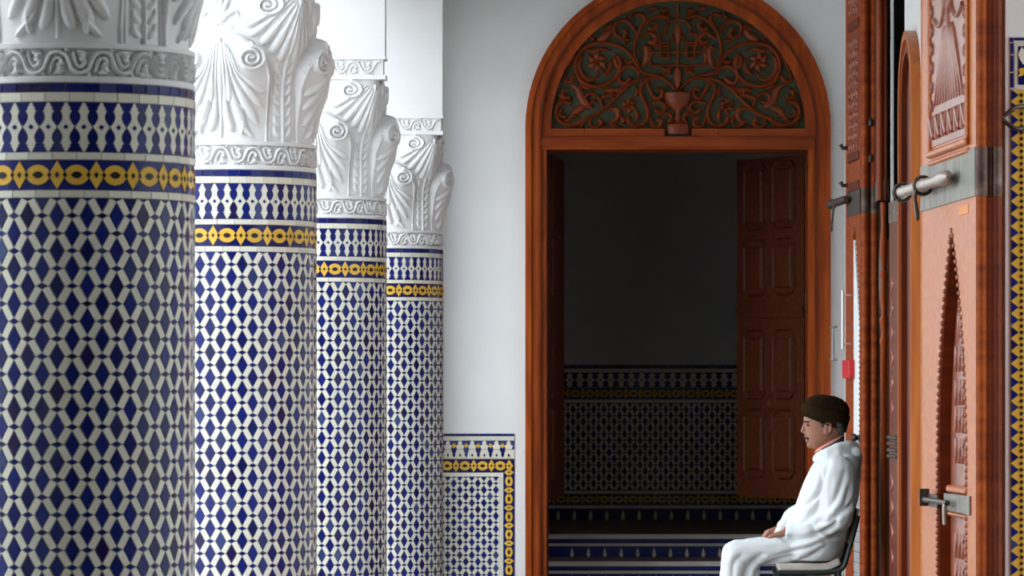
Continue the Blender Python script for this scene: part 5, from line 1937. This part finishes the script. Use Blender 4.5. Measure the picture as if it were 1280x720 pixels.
    # shirt collar
    def collar(name, mat, dz, grow):
        mb = MB()
        n = 28
        v, f = [], []
        a, bq = H(1017.5, 566 + dz), H(1055, 550 + dz)
        a2, b2 = H(1020.5, 560.5 + dz), H(1055.5, 541.5 + dz)
        for (p, q_, hw) in ((a, bq, 0.068 + grow), (a2, b2, 0.063 + grow), (a2 + Vector((0.004, 0, -0.001)), b2 + Vector((-0.004, 0, 0)), 0.058 + grow)):
            c, ax = (p + q_) / 2, (q_ - p) / 2
            for k in range(n):
                t = 2 * math.pi * k / n
                v.append(c + ax * math.cos(t) * (1 + grow * 2) + Vector((0, hw * math.sin(t), 0)))
        for i in range(2):
            for k in range(n):
                j = (k + 1) % n
                f.append((i * n + k, i * n + j, (i + 1) * n + j, (i + 1) * n + k))
        mb.add(v, f).obj(name, mat, root, True)
    collar('shirt_collar', 'pink', 0.0, 0.0)
    collar('undershirt_collar', 'navy', 3.2, 0.008)
    # hair below the hat
    hr = rings_mesh([(1030, 524, 1057.2, 530, 0.0785), (1034, 530, 1057.2, 533, 0.0765), (1041, 536, 1056.6, 537, 0.0715), (1044, 540, 1055.2, 541, 0.064), (1047, 543, 1053.5, 544, 0.050)], 28, 2.2)
    hair = hr.obj('hair', 'hair', root, True)
    for s in (-1, 1):
        MB().capsule(H(1025.5, 524, s * 0.0735), H(1027.5, 532.5, s * 0.0735), 0.008, 0.006, 8, 3).obj('sideburn', 'hair', root, True)
        MB().ball(H(1010.0, 531.4, s * 0.036), 0.010, 0.014, 0.0065, 12, 8).obj('eye', 'eye', root, True)
        MB().capsule(H(1005.6, 526.6, s * 0.012), H(1009.6, 527.2, s * 0.052), 0.0065, 0.0045, 8, 3).obj('eyebrow', 'moustache', root, True)
    mo = MB()
    for s in (-1, 1):
        mo.capsule(H(1006.3, 546.0, 0), H(1009.6, 548.2, s * 0.030), 0.0085, 0.0045, 10, 4)
    mo.obj('moustache', 'moustache', root, True)
    # hat
    crown = [(1004.5, 505.5, 1061, 521, 0.080), (1005.5, 503, 1062, 516, 0.082), (1008, 499, 1062, 511, 0.079), (1013, 495.5, 1058.5, 504, 0.068), (1020, 493.6, 1052, 498.5, 0.050), (1028, 493, 1043, 495, 0.024)]
    hat = rings_mesh(crown, 32, 2.2).obj('hat', 'felt', root, True)
    cuff = [(1004.5, 519, 1055.5, 539.5, 0.078), (1003, 519.5, 1057.5, 541, 0.084), (1001.8, 512, 1060, 532, 0.088), (1002.5, 505, 1063, 521.5, 0.089), (1004.5, 504, 1061.5, 519.5, 0.083)]
    c = rings_mesh(cuff, 32, 2.2)
    c.f = c.f[:-2]
    c.obj('cuff', 'felt_cuff', hat, True)
    # slippers
    for s in (-1, 1):
        sl = MB()
        p = H(918, 812, s * 0.11)
        sl.capsule((p.x + 0.035, p.y, 0.032), (p.x - 0.15, p.y, 0.026), 0.042, 0.036)
        sl.capsule((p.x - 0.15, p.y, 0.026), (p.x - 0.2, p.y, 0.03), 0.034, 0.012)
        o = sl.obj('slipper', 'slipper', root, True)
    return root


build_man()


# ------------------------------------------------------------------ chair and cushion
def build_chair():
    bx, by = H(1020, 700).x, PY
    root = thing('chair', 'dark metal tube chair with plywood back under the seated man', 'chair', (bx, by, 0))

    def C(px, py, dy):
        q = H(px, py, dy)
        return (q.x - bx, q.y - by, q.z)
    hw = 0.19
    # plywood seat and back
    st = MB()
    x0, x1 = C(968, 0, 0)[0], C(1050, 0, 0)[0]
    z = C(0, 712, 0)[2]
    st.box(x0, x1, -0.185, 0.185, z - 0.012, z)
    st.obj('seat', 'chair_metal', root)
    bk = MB()
    pts = [(1071, 636), (1068, 650), (1064, 664), (1059.5, 678)]
    v, f = [], []
    for k, (px, py) in enumerate(pts):
        for dx in (-0.006, 0.006):
            for y in (-0.17, 0.17):
                q = C(px, py, y)
                v.append((q[0] + dx, q[1], q[2]))
    for k in range(3):
        a = k * 4
        f += [(a, a + 1, a + 5, a + 4), (a + 2, a + 6, a + 7, a + 3), (a, a + 4, a + 6, a + 2), (a + 1, a + 3, a + 7, a + 5)]
    f += [(0, 2, 3, 1), (12, 13, 15, 14)]
    bk.add(v, f).obj('backrest', 'chair_wood', root, 30)
    for s in (-1, 1):
        path = [C(1070, 643, s * hw), C(1067.5, 655, s * hw), C(1062, 675, s * hw), C(1056.5, 695, s * hw), C(1053, 705, s * hw), C(1048, 710, s * hw), C(1035, 713.5, s * hw), C(1000, 714.5, s * hw), C(968, 714.5, s * hw)]
        MB().tube([Vector(p) for p in spline(path, 3)], 0.0125, 10).obj('side_rail', 'chair_metal', root, 40)
        zf = 0.012
        a = C(972, 714, s * hw)
        MB().tube([a, (a[0] - 0.05, a[1], zf)], 0.0115, 10).obj('leg', 'chair_metal', root, 40)
        a = C(1046, 712, s * hw)
        MB().tube([a, (a[0] + 0.07, a[1], zf)], 0.0115, 10).obj('leg', 'chair_metal', root, 40)
    a = C(969, 714.5, 0)
    MB().tube([(a[0], -hw, a[2]), (a[0], hw, a[2])], 0.0125, 10).obj('front_rail', 'chair_metal', root, 40)
    MB().tube([(a[0] - 0.03, -hw, 0.22), (a[0] - 0.03, hw, 0.22)], 0.009, 10).obj('stretcher', 'chair_metal', root, 40)
    # folded cushion
    cu = MB()
    x0, x1 = H(973, 0).x, H(1046, 0).x
    z0 = C(0, 712, 0)[2]
    for zz, e in ((z0 + 0.011, 0.0), (z0 + 0.028, -0.006)):
        for y in (-0.17 + 0.034 * k for k in range(11)):
            cu.capsule((x0 + e, PY + y, zz), (x1 - 0.05 + e, PY + y, zz + 0.002), 0.0115, n=10, m=3)
            cu.capsule((x1 - 0.05 + e, PY + y, zz + 0.002), (x1 + 0.002 + e, PY + y, zz + 0.026), 0.0115, n=10, m=3)
        for k in range(11):
            px = x0 + e + (x1 - 0.05 - x0) * k / 10
            cu.capsule((px, PY - 0.17, zz), (px, PY + 0.17, zz), 0.0115, n=8, m=3)
    o = fuse(cu, 'seat_cushion', 'cushion', 0.006, 3, None)
    o['label'] = 'thin folded cream cushion on the seat of the metal chair'
    o['category'] = 'cushion'


build_chair()
